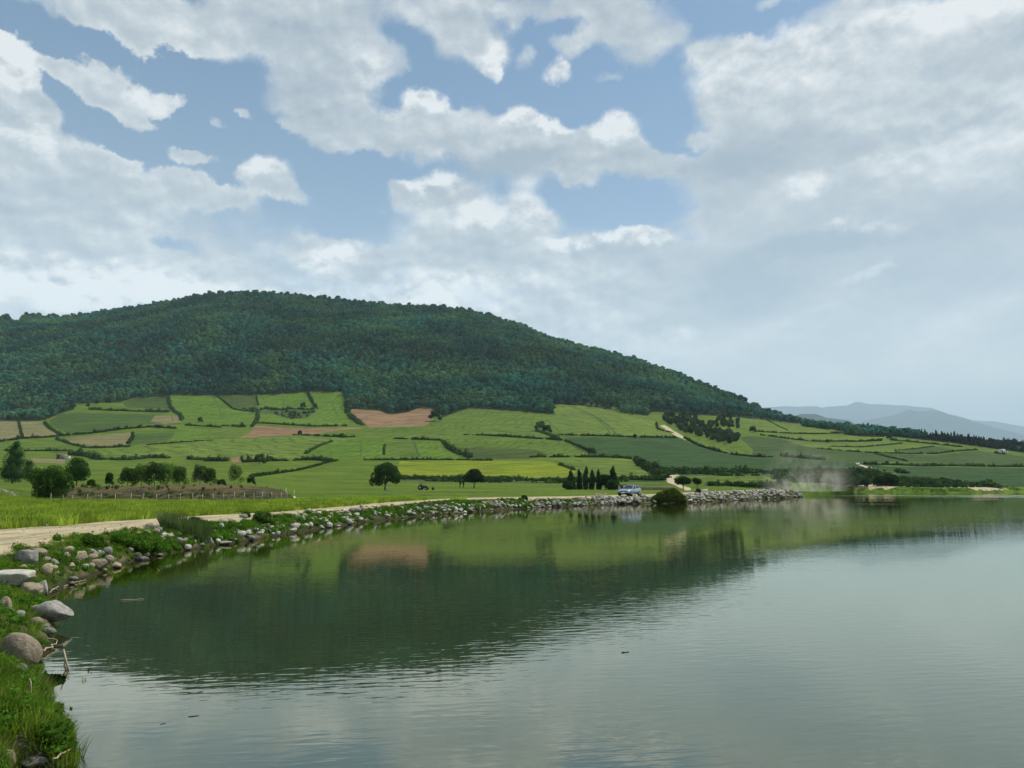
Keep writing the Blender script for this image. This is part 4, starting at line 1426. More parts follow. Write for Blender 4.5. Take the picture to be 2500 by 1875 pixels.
HEDGES = [
    ('A', [(160, 455), (175, 520), (195, 605)], 2.2, 2.5, 'thin dark hedge between the two tan fields at the far left'),
    ('A', [(0, 632), (200, 605), (400, 595), (560, 580), (800, 560), (1100, 520), (1300, 505), (1540, 520)], 3.6, 5, 'long thick hedge under the big oval wheat field on the left slope'),
    ('A', [(385, 470), (430, 520), (520, 570)], 3.2, 4, 'curved dark hedge right of the second tan field at the left'),
    ('A', [(470, 605), (600, 650), (740, 685), (870, 685), (1000, 680), (1150, 672)], 2.8, 3.5, 'dark hedge curving under the tan crescent field'),
    ('A', [(0, 710), (200, 712), (400, 712), (640, 712)], 2.2, 3, 'straight low hedge left of the stone hut, above the poplar tree'),
    ('A', [(1145, 555), (1150, 600), (1100, 655)], 2.4, 3, 'short hedge at the right tip of the tan crescent field'),
    ('A', [(1265, 660), (1400, 650), (1600, 635), (1850, 618)], 1.8, 2.2, 'thin hedge under the bright green strips left of the brown field'),
    ('A', [(600, 745), (750, 755), (850, 785), (1100, 790), (1300, 770), (1460, 775)], 4.6, 6, 'tall dark scrub hedge right of the stone hut'),
    ('A', [(1620, 785), (1760, 790), (1980, 800)], 3.6, 4.5, 'dark hedge segment left of the small bare soil patch'),
    ('A', [(780, 352), (950, 362), (1200, 372), (1460, 375)], 4.5, 7, 'dark hedge of bushes above the big oval wheat field'),
    ('A', [(1455, 245), (1465, 320), (1500, 370), (1560, 400), (1575, 470)], 4.2, 5, 'line of bushes down the left side of the sloping bright field'),
    ('A', [(1600, 490), (1800, 500), (1930, 510)], 2.6, 4, 'low scrub under the sloping bright field at left'),
    ('B', [(150, 495), (240, 500), (360, 505)], 4.2, 4.5, 'dense dark bush row left of the brown field tip'),
    ('B', [(455, 380), (460, 430), (430, 470), (400, 515)], 5.0, 4.5, 'upright bushes between two bright upper fields'),
    ('B', [(460, 470), (700, 485), (950, 500), (1250, 495)], 3.2, 4, 'dark hedge along the top of the narrow brown field'),
    ('B', [(1225, 300), (1235, 400), (1300, 450), (1380, 500)], 6.0, 7, 'thick trees and scrub between bright field and brown hollow'),
    ('B', [(110, 240), (170, 290), (250, 355), (430, 372), (480, 345)], 2.2, 2.5, 'thin hedge under the hatched upper field'),
    ('B', [(890, 205), (915, 270), (945, 320), (975, 350)], 4.6, 4, 'short row of trees between the two highest bright fields'),
    ('B', [(445, 235), (455, 300), (470, 325)], 2.2, 2, 'thin hedge right of the hatched upper field'),
    ('B', [(500, 348), (700, 350), (930, 352)], 1.8, 3.5, 'low scrub line above the rough pasture hollow'),
    ('B', [(730, 573), (900, 578), (1100, 588), (1200, 592), (1305, 592)], 2.6, 3, 'hedge with a few bushes below the narrow brown field'),
    ('B', [(1100, 628), (1000, 665), (930, 700), (850, 748)], 2.2, 2.8, 'slanting hedge between two wheat fields in the middle of the slope'),
    ('B', [(1650, 608), (1800, 612), (1950, 618), (2060, 622)], 3.2, 4, 'thick short hedge in mid slope above two narrow fields'),
    ('B', [(2060, 640), (2100, 680), (2150, 720), (2290, 770), (2330, 778)], 4.2, 4.5, 'row of round bushes running down to the yellow field'),
    ('B', [(1555, 660), (1545, 700), (1550, 760)], 1.6, 1.8, 'thin curved hedge left of two narrow fields in mid slope'),
    ('B', [(0, 800), (220, 800)], 3.6, 4.5, 'dark hedge on the left of the round bush and the soil patch'),
    ('B', [(330, 810), (600, 800), (900, 790), (1150, 800)], 3.6, 4.5, 'wide dark hedge right of the round bush under the wheat field'),
    ('B', [(1150, 795), (1050, 815), (930, 850), (780, 885), (560, 915), (400, 935)], 1.6, 2.2, 'thin field-edge hedge slanting down behind the saplings'),
    ('B', [(1380, 792), (1600, 790), (1900, 788), (2211, 790), (2500, 795)], 1.9, 2.2, 'thin straight hedge along the top of the yellow field'),
    ('C', [(470, 572), (700, 580), (950, 595), (1200, 612), (1320, 620)], 3.0, 3.2, 'long dark hedge across the centre of the slope'),
    ('C', [(1100, 540), (1200, 570), (1290, 610)], 3.4, 4, 'scrubby hedge below the lone dark clump of trees'),
    ('C', [(1290, 572), (1600, 582), (1900, 592), (2230, 598), (2330, 600)], 2.8, 3, 'long hedge between the pale wheat and the deep green field'),
    ('C', [(1040, 765), (1300, 765), (1600, 765), (1850, 772), (1930, 785)], 2.4, 2.4, 'dark straight hedge above the field behind the poplars'),
    ('C', [(1340, 625), (1450, 665), (1540, 710), (1620, 735)], 2.0, 2.4, 'thin slanting hedge left of the deep green field'),
    ('C', [(1960, 795), (2030, 850), (2110, 900), (2180, 935), (2220, 960)], 4.2, 6, 'broad hedge descending to the bend of the pale track'),
    ('C', [(-70, 948), (300, 950), (600, 962), (900, 968), (1340, 968)], 2.0, 3, 'long dark hedge under the yellow field left of the poplars'),
    ('C', [(1830, 958), (2000, 962), (2200, 965)], 2.2, 3, 'dark hedge between poplars and track bend'),
    ('C', [(1290, 830), (1380, 860), (1440, 885)], 1.6, 2, 'broken scrub line at the right tip of the yellow field'),
    ('D', [(780, 600), (900, 665), (1050, 710), (1200, 745), (1380, 762), (1560, 766)], 2.6, 2.8, 'long hedge along the foot of the wooded gully'),
    ('D', [(540, 470), (545, 520), (620, 545), (700, 555)], 2.2, 2.6, 'small hedge beside the sandy track'),
    ('D', [(1620, 765), (1750, 770), (1900, 785), (1990, 790)], 4.2, 4, 'dark isolated shrub row on the deep green slope'),
    ('D', [(640, 890), (900, 885), (1200, 895), (1500, 905)], 3.0, 4, 'dark scrub above the meadow right of the track bend'),
    ('D', [(1280, 905), (1400, 900)], 4.4, 5, 'tall dark thicket above the meadow near the dust'),
    ('D', [(1000, 1012), (1200, 1008), (1500, 1015), (1700, 1012)], 1.8, 3, 'low dark scrub in front of the meadow near the dust'),
    ('D', [(1500, 450), (1600, 500), (1690, 540)], 1.2, 1.4, 'very thin hedge crossing the upper right fields'),
    ('D', [(1420, 545), (1700, 560), (1900, 565), (2150, 560)], 2.4, 3, 'dark hedge under the highest right fields'),
    ('D', [(1440, 575), (1700, 610), (1900, 630), (2211, 630), (2500, 625)], 2.4, 3, 'bushy hedge between long right-hand fields'),
    ('E', [(480, 575), (620, 590), (750, 610), (950, 615)], 1.8, 2.4, 'thin hedge high on the right slope'),
    ('E', [(640, 660), (800, 655), (950, 640)], 2.4, 3, 'dark hedge clump left of the isolated round bush'),
    ('E', [(1010, 645), (1200, 660), (1400, 680), (1700, 712)], 2.8, 3.6, 'dark broken hedge running right from the isolated round bush'),
    ('E', [(470, 700), (750, 708), (950, 690), (1130, 672)], 1.3, 1.4, 'thin dark line of hedge between pale strips on the right'),
    ('E', [(350, 720), (700, 748), (850, 758), (1200, 768), (1420, 768), (1600, 745), (1800, 732)], 1.6, 1.8, 'long thin hedge bounding the dark right-hand fields'),
    ('E', [(1050, 740), (1250, 720), (1410, 700)], 1.1, 1.3, 'short thin hedge splitting the pale right strip'),
    ('E', [(780, 862), (1000, 868), (1300, 878), (1600, 878), (1900, 882), (2250, 888)], 2.4, 2.8, 'long hedge above the lowest deep green field at right'),
    ('E', [(850, 760), (1000, 800), (1180, 838)], 1.2, 1.5, 'faint hedge slanting down the right-hand green slope'),
    ('E', [(1950, 762), (2050, 772)], 2.0, 2.5, 'small bushes below the white shed'),
]
for org, pts, h, w, lab in HEDGES:
    hedge(org, pts, h * .52, w * .50, lab, .30)


# ---- trees as things: trunk, limbs, crown
def tree(name, base, H, lobes, leafn, leafs, mat, label, cat='tree', group=None, trunk_r=.16, fork=.28, limbs=6, core=.66, seed=1, out=.45):
    """lobes are given in units of the tree's height, relative to its base"""
    g = np.random.default_rng(seed)
    root = empty(name, tuple(base))
    tag(root, label, cat, group)
    L = np.array(lobes, float) * H
    tb = MB()
    lean = g.normal(size=2) * .02 * H
    tb.tube([(0, 0, -.4), (lean[0] * .3, lean[1] * .3, fork * H * .5), (lean[0], lean[1], fork * H)], [trunk_r * 1.25, trunk_r, trunk_r * .8], 7)
    for k in range(limbs):
        l = L[k % len(L)]
        e = l[:3] + g.normal(size=3) * l[3:] * .3
        s = np.array([lean[0], lean[1], fork * H * (.8 + .2 * g.random())])
        mid = (s + e) / 2 + np.array([0, 0, .05 * H])
        tb.tube([s, mid, e], [trunk_r * .55, trunk_r * .35, trunk_r * .1], 5)
    tb.build('trunk', BARK, root, smooth=True)
    obj('crown', crown_mesh('crown', g, L, leafn, leafs, mat, core, 2, out), root)
    return root


def ground(x, y):
    return px_ground_many([(x, y)])[0]


def big_round(g, n=9, squash=.9, r=.42, z0=.25):
    L = [[0, 0, .58, r * .72, r * .72, .33]]
    for i in range(n):
        a = i * 2.399 + g.random()
        f = (i + .5) / n
        rr = r * (.75 - .45 * f)
        L.append([math.cos(a) * rr, math.sin(a) * rr, z0 + .14 + (.92 - z0 - .22) * f, r * .36, r * .36, r * .30 * squash])
    return L


g = np.random.default_rng(5)
hpx = lambda b, top, bot: (bot - top) / F * b[1]
# lone broad tree and its smaller neighbour in the meadow
b = ground(940, 1197)
tree('meadow_tree', b, hpx(b, 1128, 1197), [[.02, 0, .62, .36, .34, .30], [-.28, .05, .48, .24, .22, .18], [.30, -.05, .50, .24, .22, .20], [.05, .1, .82, .20, .2, .16], [-.15, -.1, .72, .22, .2, .18], [.22, .1, .70, .2, .2, .17], [-.40, 0, .30, .16, .14, .14], [-.22, .1, .26, .13, .13, .10], [.36, .05, .36, .15, .14, .13]],
     5200, .15, L_TREE, 'broad dark tree with a spreading crown alone in the meadow left of the tractor', trunk_r=.17, fork=.2, core=.32, seed=2)
b = ground(1157, 1192)
tree('meadow_tree', b, hpx(b, 1144, 1192), [[0, 0, .62, .40, .38, .30], [-.3, 0, .52, .24, .22, .2], [.3, 0, .5, .24, .22, .2], [.02, 0, .8, .28, .26, .17], [-.1, .1, .45, .2, .2, .15]],
     3000, .15, L_TREE, 'smaller round tree in the meadow in front of the yellow field', trunk_r=.15, fork=.25, core=.32, seed=3)
for x, t, lab in ((1123, 1171, 'left of two bare standing trunks beside the smaller round tree'), (1131, 1174, 'right of two bare standing trunks beside the smaller round tree')):
    b = ground(x, 1190)
    r_ = tree('dead_trunk', b, hpx(b, t, 1190), [[0, 0, .8, .16, .16, .2], [0.05, 0, .55, .10, .1, .2]], 240, .12, L_TREE, lab, 'trunk', None, .14, .85, 2, 0, x)
# lombardy poplars and the round tree beside them
PX = [(1394, 1149, 1195, 'first and leftmost poplar of the row, broad at its base'), (1415, 1146, 1195, 'second poplar from the left of the row, dense and narrow'), (1431, 1139, 1195, 'third poplar from the left, taller than both neighbours'),
      (1446, 1147, 1195, 'fourth poplar from the left of the row'), (1461, 1146, 1195, 'fifth poplar, between the fourth poplar and the round tree'), (1497, 1138, 1195, 'last poplar on the right, rising behind the bushes near the car')]
for k, (x, t, bt, lab) in enumerate(PX):
    b = ground(x, bt)
    H = hpx(b, t, bt)
    wd = [.20, .13, .13, .14, .14, .17][k]
    L = [[g.normal() * .02, 0, .10 + .13 * j, wd * (1, 1.05, 1, .95, .8, .62, .36)[j] * g.uniform(.8, 1.15) * (1.45 if j < 2 and k in (0, 5) else 1), wd * (1, 1.05, 1, .95, .8, .62, .36)[j], .12] for j in range(7)]
    tree('poplar_tree', b, H, L, 1900, .13, L_POPLAR, lab, 'poplar', 'poplars in a row left of the car', .12, .1, 2, .82, 30 + k, .5)
for x, t, bt, r_, lab in ((1478, 1157, 1195, .55, 'round dark tree among the poplars left of the last poplar'), (1497, 1170, 1196, .75, 'low wide bush at the right foot of the poplar row'), (1386, 1172, 1196, .6, 'low dark bush at the left foot of the poplar row')):
    b = ground(x, bt)
    tree('round_bush' if t > 1165 else 'round_tree', b, hpx(b, t, bt), big_round(g, 7, .9, r_, .1), 2200, .13, L_POPLAR, lab, 'bush' if t > 1165 else 'tree', None, .12, .12, 3, .78, int(x))
# left group
b = ground(30, 1181)
tree('conical_tree', b, hpx(b, 1076, 1181), [[0, 0, .30, .25, .24, .26], [.10, 0, .22, .17, .17, .18], [-.12, 0, .25, .17, .17, .2], [0, 0, .55, .22, .2, .2], [.06, 0, .70, .15, .15, .16], [-.04, 0, .78, .12, .12, .14], [.03, 0, .90, .08, .08, .10]], 5200, .10, L_POPLAR,
     'tall dark cone-shaped tree at the left edge of the scene', trunk_r=.14, fork=.1, core=.72, seed=41)
b = ground(118, 1224)
tree('spreading_bush', b, hpx(b, 1128, 1222), [[0, 0, .45, .36, .32, .36], [-.30, 0, .62, .24, .2, .2], [.35, 0, .55, .22, .2, .2], [.08, 0, .74, .24, .22, .18], [-.12, 0, .25, .28, .25, .24], [.22, 0, .28, .24, .25, .22], [-.42, .1, .72, .12, .1, .14]], 6000, .075, L_LIGHT,
     'big loose green bush with upright shoots left of the first fence post', 'bush', None, .06, .1, 6, .62, 42)
b = ground(186, 1186)
tree('round_tree', b, hpx(b, 1116, 1186), [[0, 0, .55, .36, .33, .36], [-.2, 0, .4, .22, .2, .22], [.2, 0, .42, .24, .2, .24], [0, 0, .82, .22, .2, .16], [.12, 0, .7, .2, .2, .18]], 4600, .08, L_TREE,
     'dense dark round tree at the left end of the earth embankment', trunk_r=.08, fork=.14, core=.6, seed=43)
b = ground(66, 1176)
tree('small_dark_tree', b, hpx(b, 1122, 1178), [[0, 0, .5, .3, .3, .36], [.1, 0, .3, .3, .3, .25], [0, 0, .8, .2, .2, .18]], 2400, .09, L_TREE, 'small dark tree just right of the tall cone-shaped tree', trunk_r=.08, fork=.12, core=.65, seed=44)
SAP = [(266, 1152, 1187, .25, 'thin young tree standing apart, first right of the round dark tree'), (312, 1140, 1186, .42, 'light leafy young tree, left end of the clump on the embankment'), (345, 1132, 1186, .42, 'second leafy tree of the clump on the embankment'),
       (377, 1126, 1186, .42, 'tallest young tree in the middle of the embankment clump'), (408, 1128, 1185, .42, 'fourth tree of the embankment clump, with a pale stem'), (438, 1136, 1185, .36, 'darker young tree at the right end of the embankment clump'),
       (488, 1132, 1184, .36, 'left of a pair of young trees on the embankment'), (512, 1140, 1184, .34, 'right of a pair of young trees on the embankment'), (573, 1131, 1182, .34, 'vase-shaped young tree alone at the right end of the embankment')]
for k, (x, t, bt, r_, lab) in enumerate(SAP):
    b = ground(x, bt)
    tree('young_tree', b, hpx(b, t, bt), big_round(g, 10, 1.2, r_ * 1.15, .04), 3400 if r_ > .3 else 1100, .07, L_LIGHT if k % 3 else L_TREE, lab, 'tree', 'young trees planted along the earth embankment', .045, .2, 5, .30, 50 + k, .3)
for x, t, bt, r_, lab in ((222, 1170, 1188, .6, 'low dark shrub on the embankment near the round tree'), (540, 1170, 1184, .9, 'flat dark bramble between the pair of young trees and the vase-shaped one'), (48, 1268, 1286, 1.3, 'wide low dark-green weed bush beside the road at far left'),
                           (612, 1163, 1182, .7, 'small grey-green shrub in the crop behind the embankment')):
    b = ground(x, bt)
    tree('low_shrub', b, hpx(b, t, bt), big_round(g, 6, .8, r_, .0), 1300, .07, L_TREE, lab, 'shrub', None, .03, .1, 3, .75, int(x))
# round bush on the dark hedge at mid slope, clumps and single bushes in the fields
for x, t, bt, r_, lab in ((633, 1106, 1133, .6, 'round dark bush rising from the hedge beside the soil patch'), (1319, 1026, 1052, .62, 'lone clump of dark trees on the open wheat slope'), (1335, 1036, 1056, .7, 'lower dark bush touching the lone clump on the wheat slope'),
                           (488, 1018, 1030, .6, 'tiny round bush in the sloping bright field'), (1550, 1059, 1069, .5, 'tiny dark bush on the hedge above the deep green field'), (732, 1050, 1062, .5, 'small tree on the lower edge of the narrow brown field'),
                           (834, 1058, 1069, .7, 'pair-forming small bush on the hedge end below the brown field'), (1444, 1093, 1107, .8, 'dark bush on the slanting hedge left of the deep green field'), (1567, 1121, 1138, .7, 'round bush at the top of the hedge leading to the track bend'),
                           (1062, 997, 1028, .6, 'rounded dark tree at the right end of the brown hollow'), (1838, 1039, 1056, .6, 'lone round bush between right-hand fields'), (2019, 1072, 1080, .6, 'small dot-like bush on a hedge of the right slope'), (2172, 1061, 1071, .8, 'isolated round bush under the dark conifer wood'),
                           (740, 981, 995, .6, 'small bush at the end of the short high tree row')):
    b = ground(x, bt)
    tree('field_bush', b, hpx(b, t, bt), big_round(g, 6, .95, r_, .05), 700, .30 if b[1] > 300 else .16, L_HEDGE, lab, 'bush', None, .2, .12, 3, .8, int(x) + 7, .55)
# wooded gully right of the sandy track
gul = cp('D', [(600, 400), (700, 395), (870, 400), (900, 450), (940, 490), (1040, 480), (1120, 405), (1190, 420), (1250, 470), (1290, 530), (1200, 520), (1130, 500), (1000, 520), (1100, 550), (1240, 580), (1255, 640), (1150, 655), (1050, 625), (900, 585), (760, 545), (720, 510), (600, 460)])
gp = []
bx = np.array(gul)
tries = g.uniform(bx.min(0), bx.max(0), (2600, 2))
tries = tries[in_poly(tries[:, 0], tries[:, 1], gul)]
W = px_ground_many(tries)
keep = []
for i, p in enumerate(W):
    if all((p[0] - W[j][0]) ** 2 + (p[1] - W[j][1]) ** 2 > 5.5 ** 2 for j in keep[-220:]): keep.append(i)
for i in keep[:170]:
    s_ = g.uniform(1.5, 2.2)
    o = obj('gully_tree', GP[g.integers(0, 7)], None, (W[i][0], W[i][1], W[i][2] - 1.6), (0, 0, g.uniform(0, 6.28)), (s_ * 1.35, s_ * 1.35, s_ * 1.2))
    tag(o, 'dark tree in the wooded gully right of the sandy track', 'tree', 'trees filling the gully on the right slope')
# trees behind the forest's lower edge that reach into fields: left corner copse
for (x, y) in [(12, 1018), (40, 1012), (85, 1008), (110, 1014), (150, 1006), (165, 1000), (60, 1022), (20, 1026), (215, 992), (238, 985), (262, 980)]:
    b = ground(x, y); s_ = g.uniform(1.6, 2.3)
    o = obj('copse_tree', GP[g.integers(0, 7)], None, (b[0], b[1], b[2] - 1.5), (0, 0, g.uniform(0, 6.28)), (s_ * 1.4, s_ * 1.4, s_ * 1.25))
    tag(o, 'dark tree in the corner copse above the two tan fields', 'tree', 'copse above the tan fields at far left')
# shore trees on the far right bank
for k, (x, t, bt, r_, lab) in enumerate(((2052, 1166, 1188, .8, 'left dark bush of the far shore row, beside the dust'), (2080, 1164, 1188, .7, 'second dark bush of the far shore row'), (2110, 1168, 1188, .7, 'third dark bush of the far shore row'),
                                           (2148, 1160, 1187, .6, 'taller dark tree of the far shore row'), (2176, 1156, 1187, .75, 'largest round tree on the far shore'), (2246, 1174, 1187, .9, 'low dark bush right of the reddish earth on the far shore'), (2275, 1174, 1187, .9, 'long low bush farther right on the far shore'))):
    b = ground(x, bt)
    tree('shore_tree', b, hpx(b, t, bt), big_round(g, 7, .9, r_, .08), 2000, .16, L_POPLAR, lab, 'tree', 'trees along the far shore', .1, .15, 4, .75, 80 + k, .5)
hedge('E', [(1450, 1040), (1700, 1050), (1850, 1062), (1990, 1074)], 1.6, 3.2, 'dark scrub hedge tapering off along the far right shore', .02)
hedge('E', [(560, 940), (800, 945), (900, 950)], 2.4, 5, 'dark scrub behind the far shore trees, left part')
hedge('E', [(1080, 935), (1150, 945)], 1.8, 3, 'small dark scrub at the foot of the pale far track')
hedge('E', [(0, 1000), (200, 990), (350, 985), (460, 1000)], 1.6, 3.5, 'grey-green scrub bank behind the dust')
# trees near the bend
b = ground(1668, 1196)
tree('shore_tree', b, hpx(b, 1163, 1197), [[0, 0, .65, .5, .4, .26], [-.3, 0, .6, .3, .3, .22], [.3, 0, .62, .3, .3, .22], [0, 0, .8, .35, .3, .16]], 2000, .10, L_TREE, 'small wide tree behind the big waterside bush at the track bend', trunk_r=.1, fork=.3, core=.6, seed=91)
b = ground(1703, 1190)
tree('shore_tree', b, hpx(b, 1168, 1192), [[0, 0, .6, .4, .4, .3], [-.25, 0, .75, .28, .28, .2]], 900, .10, L_TREE, 'smaller tree right of the wide tree at the track bend', trunk_r=.08, fork=.3, core=.6, seed=92)
b = ground(1705, 1207)
tree('low_shrub', b, hpx(b, 1195, 1210), big_round(g, 5, .9, .5, 0), 600, .08, L_TREE, 'small upright shrub on the stony bank right of the waterside bush', 'shrub', None, .03, .1, 3, .75, 93)
# the big bush hanging over the water
b = px_at_z(1638, 1229, 0.0)
bb = np.array([b[0], b[1] + 1.0, 0.1])
tree('waterside_bush', bb, 1.75, [[0.0, 0, 0.45, 0.754, 0.5, 0.42], [-0.718, 0, 0.28, 0.52, 0.4, 0.3], [0.69, 0, 0.3, 0.494, 0.4, 0.32], [0.138, 0, 0.68, 0.585, 0.4, 0.28], [-0.414, 0, 0.5, 0.52, 0.4, 0.3], [0.483, -0.1, 0.52, 0.468, 0.36, 0.3], [-1.035, 0, 0.16, 0.364, 0.3, 0.2], [0.966, 0, 0.18, 0.338, 0.3, 0.22], [0.276, 0.1, 0.84, 0.338, 0.3, 0.2], [-0.207, 0, 0.78, 0.286, 0.3, 0.16], [-0.58, -0.1, 0.56, 0.286, 0.2, 0.18], [0.828, 0, 0.42, 0.26, 0.2, 0.16]], 11000, .09, L_WATERSIDE,
     'big rounded yellow-green bush leaning over the water right of the car', 'bush', None, .06, .1, 6, .72, 95, .5)
for x, t, bt, lab in ((1280, 1210, 1220, 'small dark bush on the bank top in the middle of the lake edge'), (1272, 1216, 1226, 'small light weed clump below the dark bush on the mid bank')):
    b = ground(x, bt)
    tree('bank_shrub', b, hpx(b, t, bt) * 1.1, big_round(g, 5, .8, .9, 0), 900, .05, L_TREE if t == 1210 else L_WEED, lab, 'shrub', None, .02, .1, 3, .7, int(x))

# ------------------------------------------------------------------ stones
def stone_mat(name, c1, c2, speck=.5, pits=False):
    m, N = new_mat(name)
    tc = N.n('ShaderNodeTexCoord').outputs['Object']
    oi = N.n('ShaderNodeObjectInfo')
    geo = N.n('ShaderNodeNewGeometry')
    n = N.noise(N.v('ADD', tc, N.v('SCALE', oi.outputs['Location'], s=.37)), 3.0, 5, .62)
    f = N.noise(tc, 24, 4, .7)
    col = N.mix(N.rng(n, .36, .64), c1, c2)
    col = N.v('SCALE', col, s=N.rng(f, .3, .7, 1 - speck * .4, 1 + speck * .25, smooth=False))
    col = N.v('SCALE', col, s=N.rng(oi.outputs['Random'], 0, 1, .62, 1.12, smooth=False))
    sp_ = N.n('ShaderNodeSeparateXYZ'); N.put(sp_.inputs[0], geo.outputs['Position'])
    wet = N.rng(N.m('ADD', sp_.outputs[2], N.m('MULTIPLY', N.m('SUBTRACT', n, .5), .06)), .085, .015, 0, 1)
    col = N.mix(wet, col, (.030, .028, .018))
    h = N.m('ADD', n, N.m('MULTIPLY', f, .25))
    if pits:
        vo = N.n('ShaderNodeTexVoronoi'); N.put(vo.inputs['Vector'], tc); vo.inputs['Scale'].default_value = 4.5
        pit = N.rng(vo.outputs['Distance'], .10, .04, 0, 1)
        col = N.mix(N.m('MULTIPLY', pit, .8), col, (.05, .035, .02))
        h = N.m('SUBTRACT', h, N.m('MULTIPLY', pit, .5))
    surf(N, col, .85, bump(N, h, .04, .9), .25)
    return m


S_GREY = stone_mat('grey_stone', (.20, .19, .165), (.33, .31, .27))
S_PALE = stone_mat('pale_stone', (.40, .375, .31), (.58, .55, .465))
S_TAN = stone_mat('tan_stone', (.34, .27, .175), (.48, .40, .28))
S_BROWN = stone_mat('brown_pitted_stone', (.19, .155, .105), (.27, .225, .155), .4, True)


def rock_mesh(seed, mat, sub=3, flat=.0, amt=.16):
    V, T = ico(sub)
    V = V.copy()
    off = Vector((seed * 3.1, seed * 1.7, seed * .9))
    n1 = np.array([mnoise.noise(Vector(v * 1.1) + off) for v in V])
    n2 = np.array([mnoise.noise(Vector(v * 3.0) + off) for v in V])
    V *= (1 + amt * 1.6 * n1 + amt * .35 * n2)[:, None]
    g = np.random.default_rng(seed)
    for _ in range((11 if sub < 4 else 13) + int(flat * 6)):                 # broken faces
        d = g.normal(size=3); d /= np.linalg.norm(d)
        lim = g.uniform(.55, .86)
        s = V @ d
        V -= np.where(s > lim, s - lim, 0)[:, None] * d * .85
    if flat: V[:, 2] = np.where(V[:, 2] > .42, .42 + (V[:, 2] - .42) * .12, V[:, 2])
    V[:, 2] -= 0
    return mesh_np('rock', V, T, [mat], smooth=flat == 0)


g = np.random.default_rng(21)
ROCKS = {k: [rock_mesh(10 * j + i, m_, 2) for i in range(4)] for j, (k, m_) in enumerate((('grey', S_GREY), ('pale', S_PALE), ('tan', S_TAN)))}


def rock_at(name, x, y, w, h, kind, label, rz=None, big=False, flat=0, tilt=.15, group=None, depth=None):
    """x, y: middle of the stone in the surveyed view; w, h its apparent size"""
    b = ground(x, y + h * .42)
    dist = b[1]
    W, Hh = w / F * dist, h / F * dist
    me = rock_mesh(int(x * 7 + y), {'grey': S_GREY, 'pale': S_PALE, 'tan': S_TAN, 'brown': S_BROWN}[kind], 4, flat, .13) if big else ROCKS.get(kind, ROCKS['grey'])[g.integers(0, 4)]
    rz = g.uniform(-.4, .4) if rz is None else rz
    o = obj(name, me, None, (b[0], b[1] + (depth or W * .8) * .25, max(b[2], -0.12) + Hh * .36), (g.uniform(-tilt, tilt), g.uniform(-tilt, tilt) * 1.0, rz), (W * .54, (depth or W * .8) * .5, Hh * .60))
    tag(o, label, 'rock' if w < 40 else 'boulder', group)
    return o


